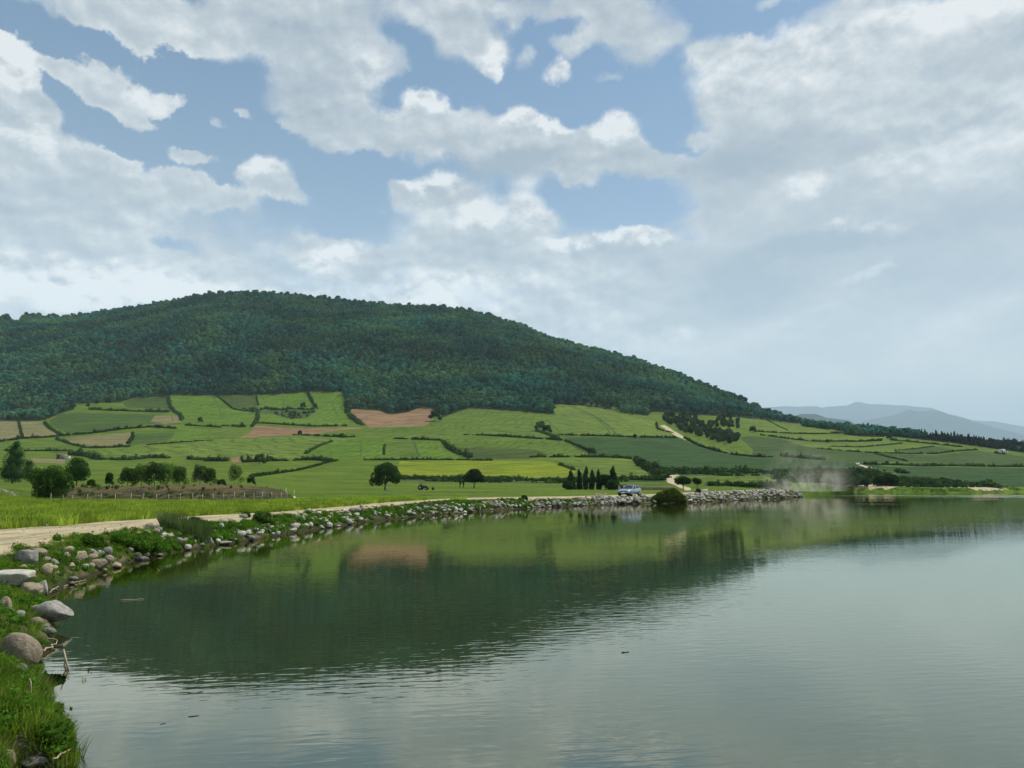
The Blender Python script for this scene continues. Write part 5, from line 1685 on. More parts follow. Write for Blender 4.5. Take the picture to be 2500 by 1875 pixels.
rock_at('slab', 12, 1410, 120, 56, 'pale', 'large flat-topped pale slab at the left edge of the bank', 0, True, 1, .03)
rock_at('slab', 66, 1443, 52, 36, 'tan', 'rough brown gravelly block leaning against the right end of the flat slab', .3, True, 0, .1)
rock_at('boulder', 60, 1364, 58, 44, 'grey', 'big grey boulder on the road edge above the flat slab', .2, True, 0, .1)
rock_at('boulder', 91, 1350, 38, 30, 'tan', 'tan boulder behind the grey one at the road edge', 0, True, 0, .1)
rock_at('boulder', 122, 1497, 80, 50, 'grey', 'large smooth grey boulder standing in the water at the shore', 0, True, 0, .05)
rock_at('boulder', 32, 1597, 96, 78, 'brown', 'large brown pitted boulder at the left edge near the water', .1, True, 0, .05)
rock_at('boulder', 101, 1436, 26, 32, 'pale', 'upright whitish stone right of the rough brown block', .2, True, 0, .1)
NEAR = [
    (130, 1373, 18, 17, 'pale', 'small white stone in the grass right of the grey road-edge boulder'), (111, 1392, 28, 26, 'tan', 'pinkish egg-shaped stone in grass above the upright whitish stone'),
    (86, 1487, 26, 15, 'tan', 'yellowish stone behind the smooth grey boulder at the shore'), (84, 1518, 30, 17, 'tan', 'rounded tan stone in front of the smooth grey shore boulder'),
    (107, 1531, 27, 13, 'grey', 'small grey stone at the waterline under the smooth grey boulder'), (113, 1540, 35, 14, 'grey', 'flat grey stone at the waterline, lowest under the smooth grey boulder'),
    (42, 1500, 28, 20, 'pale', 'pale rounded stone in grass left of the smooth grey boulder'), (5, 1480, 32, 30, 'tan', 'orange-tan stone at the very left edge in grass'),
    (24, 1492, 14, 13, 'grey', 'tiny grey stone between the orange-tan and pale rounded stones'), (46, 1614, 22, 26, 'tan', 'small lighter stone in front of the brown pitted boulder'),
    (38, 1638, 38, 26, 'grey', 'grey-brown stone at the foot of the brown pitted boulder'), (156, 1553, 34, 10, 'pale', 'flat pale stone awash in the water off the near bank'),
    (136, 1581, 30, 10, 'grey', 'dull greenish flat stone awash below the pale one'), (22, 1712, 16, 20, 'grey', 'grey stone half hidden in tall grass near the lower left'),
    (75, 1870, 60, 26, 'grey', 'grey rounded stone at the bottom edge in the grass'), (8, 1858, 46, 36, 'tan', 'tan stone in the bottom left corner'),
    (98, 1842, 11, 8, 'pale', 'small white pebble in the grass near the bottom left'), (52, 1385, 24, 12, 'tan', 'low tan stone behind the flat slab'),
    (166, 1343, 22, 16, 'tan', 'tan stone at the left end of the stone cluster below the road'), (192, 1361, 34, 26, 'tan', 'largest tan stone in the left of the stone cluster'),
    (224, 1350, 24, 18, 'pale', 'bright white stone on top of the stone cluster'), (216, 1343, 12, 8, 'pale', 'small flat white stone atop the stone cluster'), (243, 1352, 17, 14, 'pale', 'whitish stone next to the bright white one in the cluster'),
    (260, 1347, 27, 23, 'grey', 'light grey stone at the upper right of the cluster'), (221, 1361, 28, 15, 'tan', 'sandy stone in the middle of the cluster'), (236, 1376, 42, 24, 'tan', 'broad sandy boulder at the front of the cluster'),
    (220, 1382, 18, 14, 'tan', 'small yellowish stone left of the broad sandy one'), (262, 1367, 26, 20, 'tan', 'sandy stone on the right of the cluster'), (205, 1382, 18, 12, 'pale', 'pale stone at the lower left of the cluster'),
    (187, 1373, 12, 9, 'pale', 'tiny pale stone in grass left of the cluster'), (278, 1381, 32, 13, 'tan', 'low sandy stone at the waterline right of the cluster'), (250, 1391, 18, 7, 'tan', 'flat stone at the waterline below the broad sandy boulder'),
    (340, 1367, 36, 15, 'grey', 'long light-grey stone at the waterline under the green bank'), (388, 1356, 18, 10, 'grey', 'grey rounded stone at the waterline before the tall weeds'), (334, 1355, 18, 11, 'tan', 'mossy stone behind the long light-grey one'),
    (351, 1353, 20, 12, 'tan', 'second mossy stone behind the long light-grey one'), (367, 1286, 26, 15, 'tan', 'brown boulder on the road edge left of the tall weeds'), (388, 1294, 17, 14, 'grey', 'grey stone just left of the tall weeds'),
    (172, 1413, 26, 12, 'grey', 'dull green stone near the water on the grassy slope'), (173, 1425, 16, 10, 'grey', 'small dark stone at the waterline on the grassy slope'),
    (437, 1321, 19, 15, 'pale', 'white stone below the tall weeds'), (450, 1319, 12, 10, 'pale', 'small white stone touching the one below the tall weeds'), (457, 1337, 17, 14, 'pale', 'whitish stone at the waterline below the tall weeds'),
    (525, 1287, 12, 11, 'pale', 'small pale stone high on the bank right of the tall weeds'), (538, 1286, 17, 17, 'pale', 'upright pale stone high on the bank'), (518, 1300, 24, 13, 'grey', 'grey flat stone on mid bank right of the weeds'),
    (532, 1297, 13, 14, 'grey', 'grey-brown stone beside the grey flat one'), (512, 1321, 14, 18, 'pale', 'tall pale stone near the waterline right of the weeds'), (504, 1317, 14, 11, 'tan', 'sandy stone next to the tall pale one'),
    (561, 1286, 16, 9, 'pale', 'white flattish stone high on the bank'), (586, 1303, 24, 16, 'pale', 'large pale oval stone tilted on the bank'), (610, 1313, 21, 12, 'grey', 'grey oval stone at the waterline'), (621, 1294, 18, 14, 'pale', 'bright white oval stone on the upper bank'),
    (536, 1314, 13, 11, 'pale', 'pale stone low on the bank'), (551, 1307, 14, 8, 'pale', 'flat pale stone on mid bank'), (543, 1326, 34, 9, 'pale', 'long pale flat stone at the waterline'), (492, 1330, 14, 9, 'grey', 'small grey stone at the waterline near the long flat one'),
    (850, 1273, 22, 15, 'pale', 'bright white boulder at the waterline, biggest of the mid bank'), (801, 1282, 19, 17, 'pale', 'white boulder at the waterline left of the biggest one'), (784, 1287, 13, 10, 'pale', 'small white stone at the waterline beside the white boulder'),
    (826, 1287, 10, 9, 'pale', 'small round white stone between two white boulders'), (678, 1302, 12, 10, 'pale', 'pale round stone at the waterline below the dark weed clump'), (672, 1295, 9, 8, 'pale', 'small pale stone above the round one'), (664, 1303, 14, 7, 'pale', 'flat pale stone at the waterline'),
    (730, 1262, 18, 9, 'pale', 'flat pale stone near the road edge above the mid bank'), (738, 1268, 14, 9, 'grey', 'grey stone under the flat pale one near the road edge'), (865, 1246, 28, 12, 'grey', 'big grey flat boulder on the road edge'), (884, 1246, 14, 13, 'tan', 'upright tan boulder next to the big grey flat one'),
    (846, 1253, 18, 13, 'grey', 'slanted grey stone left of the big grey flat boulder'), (806, 1258, 14, 12, 'tan', 'brown stone high on the bank'), (120, 1224, 22, 8, 'pale', 'white lump lying at the foot of the big loose green bush'),
    (1131, 1233, 9, 7, 'pale', 'rounded pale stone high on the green mid bank'), (1255, 1227, 9, 6, 'pale', 'isolated pale stone up the mid bank'), (600, 1293, 14, 8, 'tan', 'tan stone between the oval ones on the bank'), (760, 1268, 13, 8, 'tan', 'tan stone on the upper mid bank'),
]
for (x, y, w, h, k, lab) in NEAR:
    rock_at('rock', x, y, w * 1.08, h * 1.12, k, lab, None, w > 30)

# bank stones by stretch: (x0, x1, how many, lowest and highest place on the slope, size)
SEGS = [(150, 320, 14, 0, 1.6, .26), (320, 430, 6, 0, 1.2, .22), (430, 560, 40, 0, 2.2, .28), (560, 640, 16, 0, 1.8, .32), (640, 760, 26, 0, 2.4, .32), (760, 910, 44, .2, 2.6, .38), (930, 1040, 34, 0, 1.3, .30), (1040, 1130, 44, 0, 1.6, .32),
        (1130, 1240, 70, 0, 1.8, .34), (1240, 1460, 130, 0, 1.7, .34), (1460, 1600, 180, 0, 3.0, .42), (1660, 1760, 120, 0, 3.4, .45), (1760, 1965, 260, 0, 4.2, .50), (700, 1460, 40, .8, 2.8, .28)]
sx = np.array([p[0] for p in SHORE_PX[:37]], float)
SW = np.array(SHORE[:37])
srt = np.argsort(sx[10:]) + 10
cand = []
for (x0, x1, n_, t0, t1, s_) in SEGS:
    for _ in range(n_):
        x = g.uniform(x0, x1)
        px_ = np.interp(x, sx[srt], SW[srt, 0]); py_ = np.interp(x, sx[srt], SW[srt, 1])
        cand.append((px_, py_, g.uniform(t0, t1) * (.35 + .65 * g.random()), s_ * g.uniform(.55, 1.35)))
cand = np.array(cand)
e_ = .3
gxn = lake_sd(cand[:, 0] + e_, cand[:, 1]) - lake_sd(cand[:, 0] - e_, cand[:, 1])
gyn = lake_sd(cand[:, 0], cand[:, 1] + e_) - lake_sd(cand[:, 0], cand[:, 1] - e_)
nn_ = np.hypot(gxn, gyn) + 1e-6
rx_ = cand[:, 0] + gxn / nn_ * cand[:, 2]; ry_ = cand[:, 1] + gyn / nn_ * cand[:, 2]
rz_ = height(rx_, ry_)
app = cand[:, 3] / np.hypot(rx_, ry_)
order = np.argsort(-app)
rest_V, rest_T, off = [], [], 0
vv2, tt2 = ico(1)
for r_i, i in enumerate(order):
    s_ = cand[i, 3]
    sc3 = (s_ * .5 * g.uniform(.9, 1.5), s_ * .5 * g.uniform(.8, 1.2), s_ * .5 * g.uniform(.55, .95))
    if r_i < 225:
        k = g.choice(['pale', 'pale', 'pale', 'tan', 'grey'])
        o = obj('rock', ROCKS[k][g.integers(0, 4)], None, (rx_[i], ry_[i], max(rz_[i], -.05) + sc3[2] * .4), (g.uniform(-.4, .4), g.uniform(-.4, .4), g.uniform(0, 6.3)), sc3)
        fx_ = float(w2px(rx_[i], ry_[i], rz_[i])[0])
        if fx_ < 640: tag(o, 'small stone among weeds on the left near bank', 'rock', 'small stones on the left near bank')
        elif fx_ < 1130: tag(o, 'small pale stone on the grassy middle stretch of the bank', 'rock', 'small stones on the middle stretch of bank')
        elif fx_ < 1465: tag(o, 'small pale stone in the waterline row left of the car', 'rock', 'waterline stones left of the car')
        else: tag(o, 'stone of the rubble bank below and right of the car', 'rock', 'rubble stones below and right of the car')
    else:
        v = vv2 * (1 + .15 * g.normal(size=(len(vv2), 1))) * sc3
        a_ = g.uniform(0, 6.3)
        v = v @ np.array([[math.cos(a_), math.sin(a_), .2], [-math.sin(a_), math.cos(a_), .1], [0, 0, 1]])
        rest_V.append(v + (rx_[i], ry_[i], max(rz_[i], -.05) + sc3[2] * .4)); rest_T.append(tt2 + off); off += len(v)
tag(obj('rubble', mesh_np('rubble', np.concatenate(rest_V), np.concatenate(rest_T), [S_PALE])), 'far pale rubble stones lining the stony lake bank', 'rubble', kind='stuff')

# ------------------------------------------------------------------ grass and weeds
def blades(g, n, rad, h, w, lean=.5, curl=.25):
    a = g.uniform(0, 6.28, n); r = rad * np.sqrt(g.random(n))
    P = np.stack([r * np.cos(a), r * np.sin(a), np.zeros(n) - .03], 1)
    d = np.stack([np.cos(a) * lean * g.random(n) + g.normal(size=n) * .15, np.sin(a) * lean * g.random(n) + g.normal(size=n) * .15, np.ones(n)], 1)
    hh = h * (.55 + .6 * g.random(n))[:, None]
    side = np.cross(d, g.normal(size=(n, 3))); side /= np.linalg.norm(side, axis=1)[:, None]
    M = P + d * hh * .55
    Tp = P + d * hh * (.95) + np.stack([d[:, 0], d[:, 1], -.25 * np.ones(n)], 1) * hh * curl
    V = np.stack([P - side * w, P + side * w, M + side * w * .8, M - side * w * .8, Tp], 1).reshape(-1, 3)
    b = np.arange(n)[:, None] * 5
    return V, b + np.array([[0, 1, 2, 3]]), b + np.array([[3, 2, 4]])


def tuft_mesh(g, n, rad, h, w, mat, **k):
    V, Q, T = blades(g, n, rad, h, w, **k)
    return mesh_np('tuft', V, [Q, T], [mat])


def leafy_mesh(g, n, rad, h, leaf, mat):
    V, Q = leaf_quads(g, [[0, 0, h * .4, rad, rad, h * .6]], n, leaf, .35, .35)
    v, t = lump((0, 0, h * .2), (rad * .75, rad * .75, h * .45), 1, g.random() * 9)
    return mesh_np('weed', np.concatenate([V, v]), [Q, t + len(V)], [mat])


L_CROP = leaf_mat('crop_blades', (.200, .270, .040), (.300, .360, .065), None, .45, scale=.7)
TU = [tuft_mesh(g, 46, .16, .30, .0045, L_GRASS) for _ in range(3)] + [tuft_mesh(g, 34, .14, .20, .006, L_WEED) for _ in range(2)] + \
     [leafy_mesh(g, 90, .20, .24, .030, L_WEED) for _ in range(3)] + [tuft_mesh(g, 20, .14, .26, .004, L_DRY, lean=.9)] + \
     [leafy_mesh(g, 150, .36, .50, .050, L_WEED) for _ in range(2)] + [leafy_mesh(g, 150, .36, .5, .050, L_LIGHT) for _ in range(2)] + [tuft_mesh(g, 60, .3, .42, .012, L_GRASS), tuft_mesh(g, 70, .45, .38, .016, L_CROP)] + [leafy_mesh(g, 150, .36, .5, .050, L_HEDGE) for _ in range(2)]
TUFTS = proto_collection('tuft', TU)


def veg(name, X, Y, idx, size, label, cat, sink=.0):
    Z = height(X, Y)
    n_ = len(X)
    r_ = np.stack([g.uniform(-.15, .15, n_), g.uniform(-.15, .15, n_), g.uniform(0, 6.28, n_)], 1)
    s_ = size[:, None] * np.stack([g.uniform(.8, 1.2, n_)] * 2 + [g.uniform(.7, 1.3, n_)], 1)
    return scatter(name, np.stack([X, Y, Z - sink], 1), r_, s_, idx, TUFTS, label=label, cat=cat, kind='stuff')


# dense near bank (closest to the viewer)
n_ = 52000
X = g.uniform(-22, 5, n_); Y = 2 + 34 * g.random(n_) ** 1.5
X = np.concatenate([X, g.uniform(-9.5, -1.5, 9000)]); Y = np.concatenate([Y, g.uniform(3.6, 11, 9000)]); n_ = len(X)
sd_ = lake_sd(X, Y)
rd = road_sd(X, Y)
dd = np.hypot(X, Y)
cl = fbm2(X, Y, 1.4, 3, 77.0)
m = (sd_ > .02) & (sd_ < 5.5) & (rd < .1 + .5 * cl) & (g.random(n_) < np.clip(1.5 - dd / 40, .5, 1)) & ((cl > -.62) | (dd < 15))
m &= ~((Y < 3.2) & (X > -2))
X, Y, dd, cl, sd_ = X[m], Y[m], dd[m], cl[m], sd_[m]
pick = g.random(len(X))
idx = np.where(pick < np.where(dd < 15, .56, .40), g.integers(0, 3, len(X)), np.where(pick < np.where(dd < 15, .78, .66), g.integers(3, 5, len(X)), np.where(pick < .91, g.integers(5, 8, len(X)), 8)))
veg('bank_grass', X, Y, idx, (.60 + .5 * g.random(len(X))) * (1 + .4 * cl) * np.where(dd < 15, 1.05, np.clip(1.15 - .28 * sd_, .55, .95)) * np.clip(.55 + sd_ * .35, .55, 1.1), 'bright green grass and weeds covering the near bank', 'grass')
# the rest of the bank
n_ = 95000
k_ = g.integers(12, len(SHORE) - 1, n_)
t_ = g.random(n_)
SWa = np.array(SHORE)
seglen = np.hypot(*(SWa[1:] - SWa[:-1]).T)
segw = seglen / (8 + np.hypot(SWa[1:, 0], SWa[1:, 1])) ** .8
pk = g.choice(np.arange(13, len(SHORE) - 1), n_, p=segw[13:] / segw[13:].sum())
Pb = SWa[pk] + (SWa[pk + 1] - SWa[pk]) * t_[:, None]
Pb = Pb + g.normal(size=Pb.shape) * 2.2
X, Y = Pb[:, 0], Pb[:, 1]
sd_ = lake_sd(X, Y); rd = road_sd(X, Y)
fx_, _ = w2px(X, Y, .5)
cl = fbm2(X, Y, 3.5, 3, 78.0)
rub = ((fx_ > 1465) & (fx_ < 1965)) 
dens = np.where(rub, .16, np.where(fx_ > 1965, .35, .68)) * np.where(sd_ < .5, .45, 1)
m = (sd_ > .05) & (sd_ < 4.6) & (rd < -.15 + .5 * cl) & (fx_ > 350) & (np.hypot(X, Y) > 30) & ((fx_ < 1965) | (sd_ < 3.2)) & (g.random(n_) < dens) & (cl > -.5)
X, Y, cl, sd_, fx_ = X[m], Y[m], cl[m], sd_[m], fx_[m]
pick = g.random(len(X))
idx = np.where(pick < .60, g.integers(9, 11, len(X)), np.where(pick < .72, g.integers(11, 13, len(X)), np.where(pick < .95, 13, 8)))
veg('bank_weeds', X, Y, idx, (.17 + .33 * g.random(len(X)) ** 2.4) * (1 + .55 * cl) * np.where(fx_ > 1965, .9, 1) * np.clip(1.35 - sd_ * .25, .55, 1.1), 'bright green weeds growing between the stones of the lake bank', 'weeds')
# crop in the meadow next to the road
n_ = 30000
X = g.uniform(-60, 12, n_); Y = g.uniform(24, 100, n_)
rd = road_sd(X, Y); u_ = X / Y
lane = fbm2(X * .35 + Y * .2, Y * 1.4, 6, 3, 90.0)
m = (rd < -.25) & (lake_sd(X, Y) > 4) & (u_ > -.72) & (Y < np.interp(u_, [-.7, -.6, -.33, .0], [60, 74, 74, 84])) & (lane > -.35)
X, Y, lane = X[m], Y[m], lane[m]
veg('meadow_crop', X, Y, np.where(g.random(len(X)) < .8, 14, 13), .75 + .5 * g.random(len(X)) + .25 * lane, 'rough green crop standing in the meadow beside the road', 'grass')
# growth on the earth embankment and scrub strips
Pp = []
for poly, cnt in ((EARTH, 2600),):
    p_ = np.array(poly); lo_, hi_ = p_.min(0), p_.max(0)
    q_ = g.uniform(lo_, hi_, (cnt, 2)); q_ = q_[in_poly(q_[:, 0], q_[:, 1], p_)]
    Pp.append(px_ground_many(q_))
Pp = np.concatenate(Pp)
cl = fbm2(Pp[:, 0], Pp[:, 2] * 2, 2.2, 3, 5.0)
Pp = Pp[(cl > .12) | (g.random(len(Pp)) < .12)]
pick = g.random(len(Pp))
veg('embankment_weeds', Pp[:, 0], Pp[:, 1], np.where(pick < .75, 8, np.where(pick < .85, g.integers(11, 13, len(Pp)), 8)), .35 + .35 * g.random(len(Pp)), 'dry and green weeds growing on the brown earth embankment', 'weeds')
# low scrub in the strips under the yellow field and behind the dust
Pp = []
for nm, mk, org, poly in FIELDS:
    if mk in ('scrub', 'olive') :
        p_ = np.array(cp(org, poly)); lo_, hi_ = p_.min(0), p_.max(0)
        q_ = g.uniform(lo_, hi_, (int((hi_ - lo_).prod() * (.20 if mk == 'scrub' else .05)), 2)); q_ = q_[in_poly(q_[:, 0], q_[:, 1], p_)]
        Pp.append(px_ground_many(q_))
Pp = np.concatenate(Pp)
dd = np.hypot(Pp[:, 0], Pp[:, 1])
Pp = Pp[fbm2(Pp[:, 0], Pp[:, 1], 9, 3, 15.0) > -.15]; dd = np.hypot(Pp[:, 0], Pp[:, 1])
m = lake_sd(Pp[:, 0], Pp[:, 1]) > 6
Pp, dd = Pp[m], dd[m]
veg('field_scrub', Pp[:, 0], Pp[:, 1], np.where(g.random(len(Pp)) < .8, g.integers(15, 17, len(Pp)), g.integers(11, 13, len(Pp))), np.clip(dd / 200, .9, 3.2) * (.7 + 1.2 * g.random(len(Pp)) ** 2), 'low dark green scrub in the unploughed strips between the fields', 'scrub')

L_STALK = leaf_mat('grey_green_stalks', (.10, .150, .065), (.150, .200, .090), None, .3, scale=2)
# loose stones on the road and its verge
n_ = 9000
X = g.uniform(-26, 8, n_); Y = 12 + 90 * g.random(n_) ** 1.4
rd = road_sd(X, Y)
m = (rd > -.8) & (g.random(n_) < np.where(np.abs(rd) < .7, .9, .28)) & (lake_sd(X, Y) > .6)
X, Y = X[m], Y[m]
PEB = proto_collection('pebble', [ROCKS['tan'][0], ROCKS['tan'][1], ROCKS['pale'][2], ROCKS['grey'][3]])
zz = height(X, Y); nn2 = len(X)
ps = (.018 + .05 * g.random(nn2) ** 3)[:, None] * g.uniform(.7, 1.3, (nn2, 3))
scatter('road_pebbles', np.stack([X, Y, zz], 1), g.uniform(0, 6, (nn2, 3)), ps, g.integers(0, 4, nn2), PEB, label='small loose stones scattered over the gravel road and its verges', cat='pebbles', kind='stuff')
# tall weeds on the near bank: upright stalks
b0 = ground(428, 1306)
V, Q, T = blades(g, 1300, .85, .80, .017, lean=.40, curl=.18)
V[:, 0] *= 1.15; V[:, 1] *= .75
xy = V.reshape(-1, 5, 3)
zz_ = height(b0[0] + xy[:, 0, 0], b0[1] + .9 + xy[:, 0, 1])
for bl in range(len(xy)):
    xy[bl, :, 2] += zz_[bl]
o = obj('tall_weeds', mesh_np('tall_weeds', xy.reshape(-1, 3), [Q, T], [L_STALK]), None, (b0[0], b0[1] + .9, 0))
tag(o, 'dense clump of tall upright grey-green weeds on the bank beside the road', 'weeds')
for x, t, bt, r_, lab, mt in ((640, 1248, 1280, .85, 'dark leafy weed bush on the bank right of the upright white stones', L_LIGHT), (475, 1262, 1284, .8, 'leafy shoots at the right end of the tall weeds', L_TREE), (300, 1302, 1330, 1.3, 'bright green leafy mound on the bank below the road', L_WEED),
                               (222, 1306, 1336, 1.1, 'green leafy mound above the stone cluster', L_WEED), (345, 1310, 1345, 1.5, 'bright wide weed mound left of the tall weeds', L_WEED), (600, 1250, 1262, 1, 'small weeds on the road verge', L_WEED)):
    b = ground(x, bt)
    tree('weed_bush', b, hpx(b, t, bt), big_round(g, 7, .8, r_, 0), 2400, .032, mt, lab, 'bush', None, .012, .1, 4, .7, int(x), .4)

# ------------------------------------------------------------------ fence along the embankment
def plain(name, c, rough=.6, metal=0, spec=.3, coat=0):
    m, N = new_mat(name)
    tc = N.n('ShaderNodeTexCoord').outputs['Object']
    n = N.noise(tc, 7, 4, .6)
    col = N.v('SCALE', N.mix(0.0, c, c), s=N.rng(n, .3, .7, .9, 1.08, smooth=False))
    surf(N, col, rough, None, spec, metal, coat)
    return m


WOODG = plain('weathered_wood', (.40, .37, .31), .9)
WIRE = plain('fence_wire', (.20, .19, .17), .5, .8)
DARKM = plain('dark_metal', (.03, .03, .03), .5)
fence = empty('wire_fence', tuple(ground(410, 1226)))
tag(fence, 'row of pale posts with thin wire along the foot of the earth embankment', 'fence')
FO = np.array(fence.location)
FX = [124, 154, 177.5, 213, 246, 280, 319, 349, 381, 411, 440, 470, 495, 520, 546, 573, 596, 619, 640, 663, 686, 701]
tops = []
post_me = MB().tube([(0, 0, -.25), (.01, 0, .4), (0, .01, .80)], [.035, .033, .030], 6).mesh('post', WOODG)
for k, x in enumerate(FX):
    yb = np.interp(x, [124, 350, 620, 701], [1228.5, 1225.5, 1221, 1218])
    b = ground(x, yb)
    o = obj('post', post_me, fence, tuple(b - FO), (g.uniform(-.06, .06), g.uniform(-.07, .07), g.uniform(0, 6)), (1, 1, g.uniform(.86, 1.08)))
    tops.append(b - FO)
for hh in (.28, .62):
    MB().tube([(p[0], p[1] - .03, p[2] + hh) for p in tops], .005, 4).build('wire', WIRE, fence)
WHITE = plain('white_paint', (.72, .72, .68), .6)
b = ground(718, 1216)
mp = empty('marker_post', tuple(b)); tag(mp, 'white marker post on a white concrete foot at the end of the fence', 'post')
MB().tube([(0, 0, .1), (0, 0, .95)], .022, 8).build('pole', WHITE, mp)
MB().tube([(0, 0, -.05), (0, 0, .08), (0, 0, .22)], [.20, .17, .06], 10).build('foot', WHITE, mp)
b = ground(698, 1208)
o = MB().tube([(0, 0, -.2), (0, 0, 1.0)], [.03, .025], 7).build('marker_post', WHITE, None, loc=tuple(b)); tag(o, 'thin pale stake in the crop behind the last fence post', 'post')

# mesh fence at the far left
mf = empty('mesh_fence', tuple(ground(30, 1216))); tag(mf, 'dark thin mesh fence in front of the tall cone-shaped tree', 'fence')
MO = np.array(mf.location)
pp = [ground(x, y) - MO for x, y in ((-20, 1220), (4, 1218), (28, 1219), (52, 1221), (76, 1223))]
pm = MB().tube([(0, 0, -.2), (0, 0, .85)], .02, 6).mesh('post', DARKM)
for p in pp: obj('post', pm, mf, tuple(p))
wm_ = MB()
for k in range(len(pp) - 1):
    for s_ in np.linspace(0, 1, 9)[:-1]:
        q = pp[k] * (1 - s_) + pp[k + 1] * s_
        wm_.tube([(q[0], q[1], q[2]), (q[0], q[1], q[2] + .82)], .006, 3)
for hh in (.1, .45, .82): wm_.tube([(p[0], p[1], p[2] + hh) for p in pp], .006, 3)
o = wm_.build('wire_mesh', DARKM, mf)

# pale stone edging of a path at the far left
eg = px_line('P', [(-10, 1192), (10, 1196), (24, 1202), (38, 1212)], 1.6)
Vs, Ts, off = [], [], 0
for p in eg:
    for _ in range(2):
        v, t = lump(p + g.normal(size=3) * (.16, .16, .02), (.07, .07, .05), 1, g.random() * 9, .2); Vs.append(v); Ts.append(t + off); off += len(v)
tag(obj('stone_edging', mesh_np('stone_edging', np.concatenate(Vs), np.concatenate(Ts), [S_PALE])), 'curved line of pale stones edging a path at the far left', 'stone edging')

# ------------------------------------------------------------------ buildings
def hut():
    b = ground(150, 1120)
    s = b[1] / F
    r = empty('stone_hut', tuple(b)); tag(r, 'small flat-roofed stone hut with a dark open doorway in the left fields', 'hut')
    wm = stone_mat('hut_stone', (.30, .27, .21), (.46, .42, .34))
    W, H = 20 * s, 10.5 * s
    m = MB(); m.box((-W * .46, 0, H / 2 - .1), (W * .08, 3, H + .2)); m.box((-W * .02, 0.0, H / 2 - .1), (W * .10, 3, H + .2)); m.box((W * .26, 0, H / 2 - .1), (W * .46, 3.02, H + .2)); m.box((-W * .24, 1.4, H / 2 - .1), (W * .36, .2, H + .2)); m.box((-W * .24, 0, H * .93), (W * .35, 2.9, H * .14))
    m.build('wall', wm, r)
    MB().box((0, 0, H + .08), (W * 1.06, 3.4, .2)).build('roof', MAT['concrete'], r)
    MB().box((W * .27, -1.56, H * .45), (W * .06, .08, H * .14)).build('window', DARKM, r)
    MB().box((-W * .24, .9, H * .42), (W * .35, .05, H * .86)).build('dark_doorway', DARKM, r)  # dark sheet standing in for the shade inside the open doorway
    b2 = ground(165, 1121)
    a = MB(); a.box((0, 0, 3.2 * s), (9 * s, 2.2, 7.2 * s)); a.box((0, -.2, 7.3 * s), (9.8 * s, 2.8, .8 * s))
    o = a.build('stone_annex', MAT['concrete'], None, loc=tuple(b2)); tag(o, 'low whitish block beside the stone hut', 'annex')


hut()


def shed(x, y, w, h, name, lab, dep=3.0):
    b = ground(x, y); s = b[1] / F
    r = empty(name, tuple(b), .15); tag(r, lab, 'shed')
    MB().box((0, 0, h * s / 2 - .2), (w * s, dep, h * s + .4)).build('wall', WHITE, r)
    MB().box((0, 0, h * s + .1), (w * s * 1.08, dep * 1.1, .2)).build('roof', MAT['concrete'], r)
    MB().box((-w * s * .2, -dep / 2 - .03, h * s * .38), (w * s * .22, .08, h * s * .76)).build('dark_doorway', DARKM, r)
    MB().box((w * s * .25, -dep / 2 - .03, h * s * .6), (w * s * .16, .08, h * s * .25)).build('window', DARKM, r)


shed(2446, 1105.5, 11.5, 8.5, 'white_shed', 'white box-like shed on the right slope below the conifer wood')
shed(2457, 1106, 5, 3, 'small_shed', 'tiny pale outbuilding right of the white shed', 1.6)


def shelter():
    b = px_at_z(1538, 1200, .95); b = np.array([18.1, 122.0, zat(18.1, 122.0) - .12])
    r = empty('flat_shelter', tuple(b)); tag(r, 'low pale shelter with a dark flat roof directly behind the silver car', 'shelter')
    m = MB(); m.box((0, .9, .62), (2.5, .12, 1.45)); m.box((-1.2, 0, .62), (.12, 1.7, 1.45)); m.box((1.2, 0, .62), (.12, 1.7, 1.45))
    m.build('wall', MAT['concrete'], r)
    MB().box((0, 0, 1.42), (2.9, 2.3, .12)).build('roof', DARKM, r)


shelter()
# dry stone wall behind the car
wp = resample([ground(1560, 1196), ground(1605, 1196), ground(1650, 1197)], .30)
Vs, Ts, off = [], [], 0
for p in wp:
    for k in range(3):
        v, t = lump(p + (g.normal() * .04, g.normal() * .05, .12 + .19 * k), (.19, .16, .11), 1, g.random() * 9, .15); Vs.append(v); Ts.append(t + off); off += len(v)
tag(obj('stone_wall', mesh_np('stone_wall', np.concatenate(Vs), np.concatenate(Ts), [S_TAN])), 'low dry-stone wall in the grass between the car and the track bend', 'wall')
b = ground(1718, 1202)
m = MB(); m.box((0, 0, .22), (1.25, .6, .55), .05); m.box((.5, 0, .40), (.25, .55, .3), .05)
o = m.build('concrete_block', MAT['concrete'], None, loc=tuple(b)); tag(o, 'pale concrete block lying on the bank right of the waterside bush', 'block')
b = ground(948, 1197)
o = MB().box((0, 0, .12), (1.0, .5, .3)).build('concrete_footing', MAT['concrete'], None, loc=tuple(b)); tag(o, 'small pale concrete slab at the foot of the broad meadow tree', 'slab')
Vs, Ts, off = [], [], 0
b = np.array([11.9, 104.0, zat(11.9, 104.0)])
for _ in range(9):
    v, t = lump(g.normal(size=3) * (.35, .1, .05) + (0, 0, .15), (.16, .13, .10), 1, g.random() * 9, .2); Vs.append(v); Ts.append(t + off); off += len(v)
o = obj('rubble_heap', mesh_np('rubble_heap', np.concatenate(Vs), np.concatenate(Ts), [S_TAN]), None, tuple(b)); tag(o, 'little heap of broken stones on the verge left of the car', 'heap')

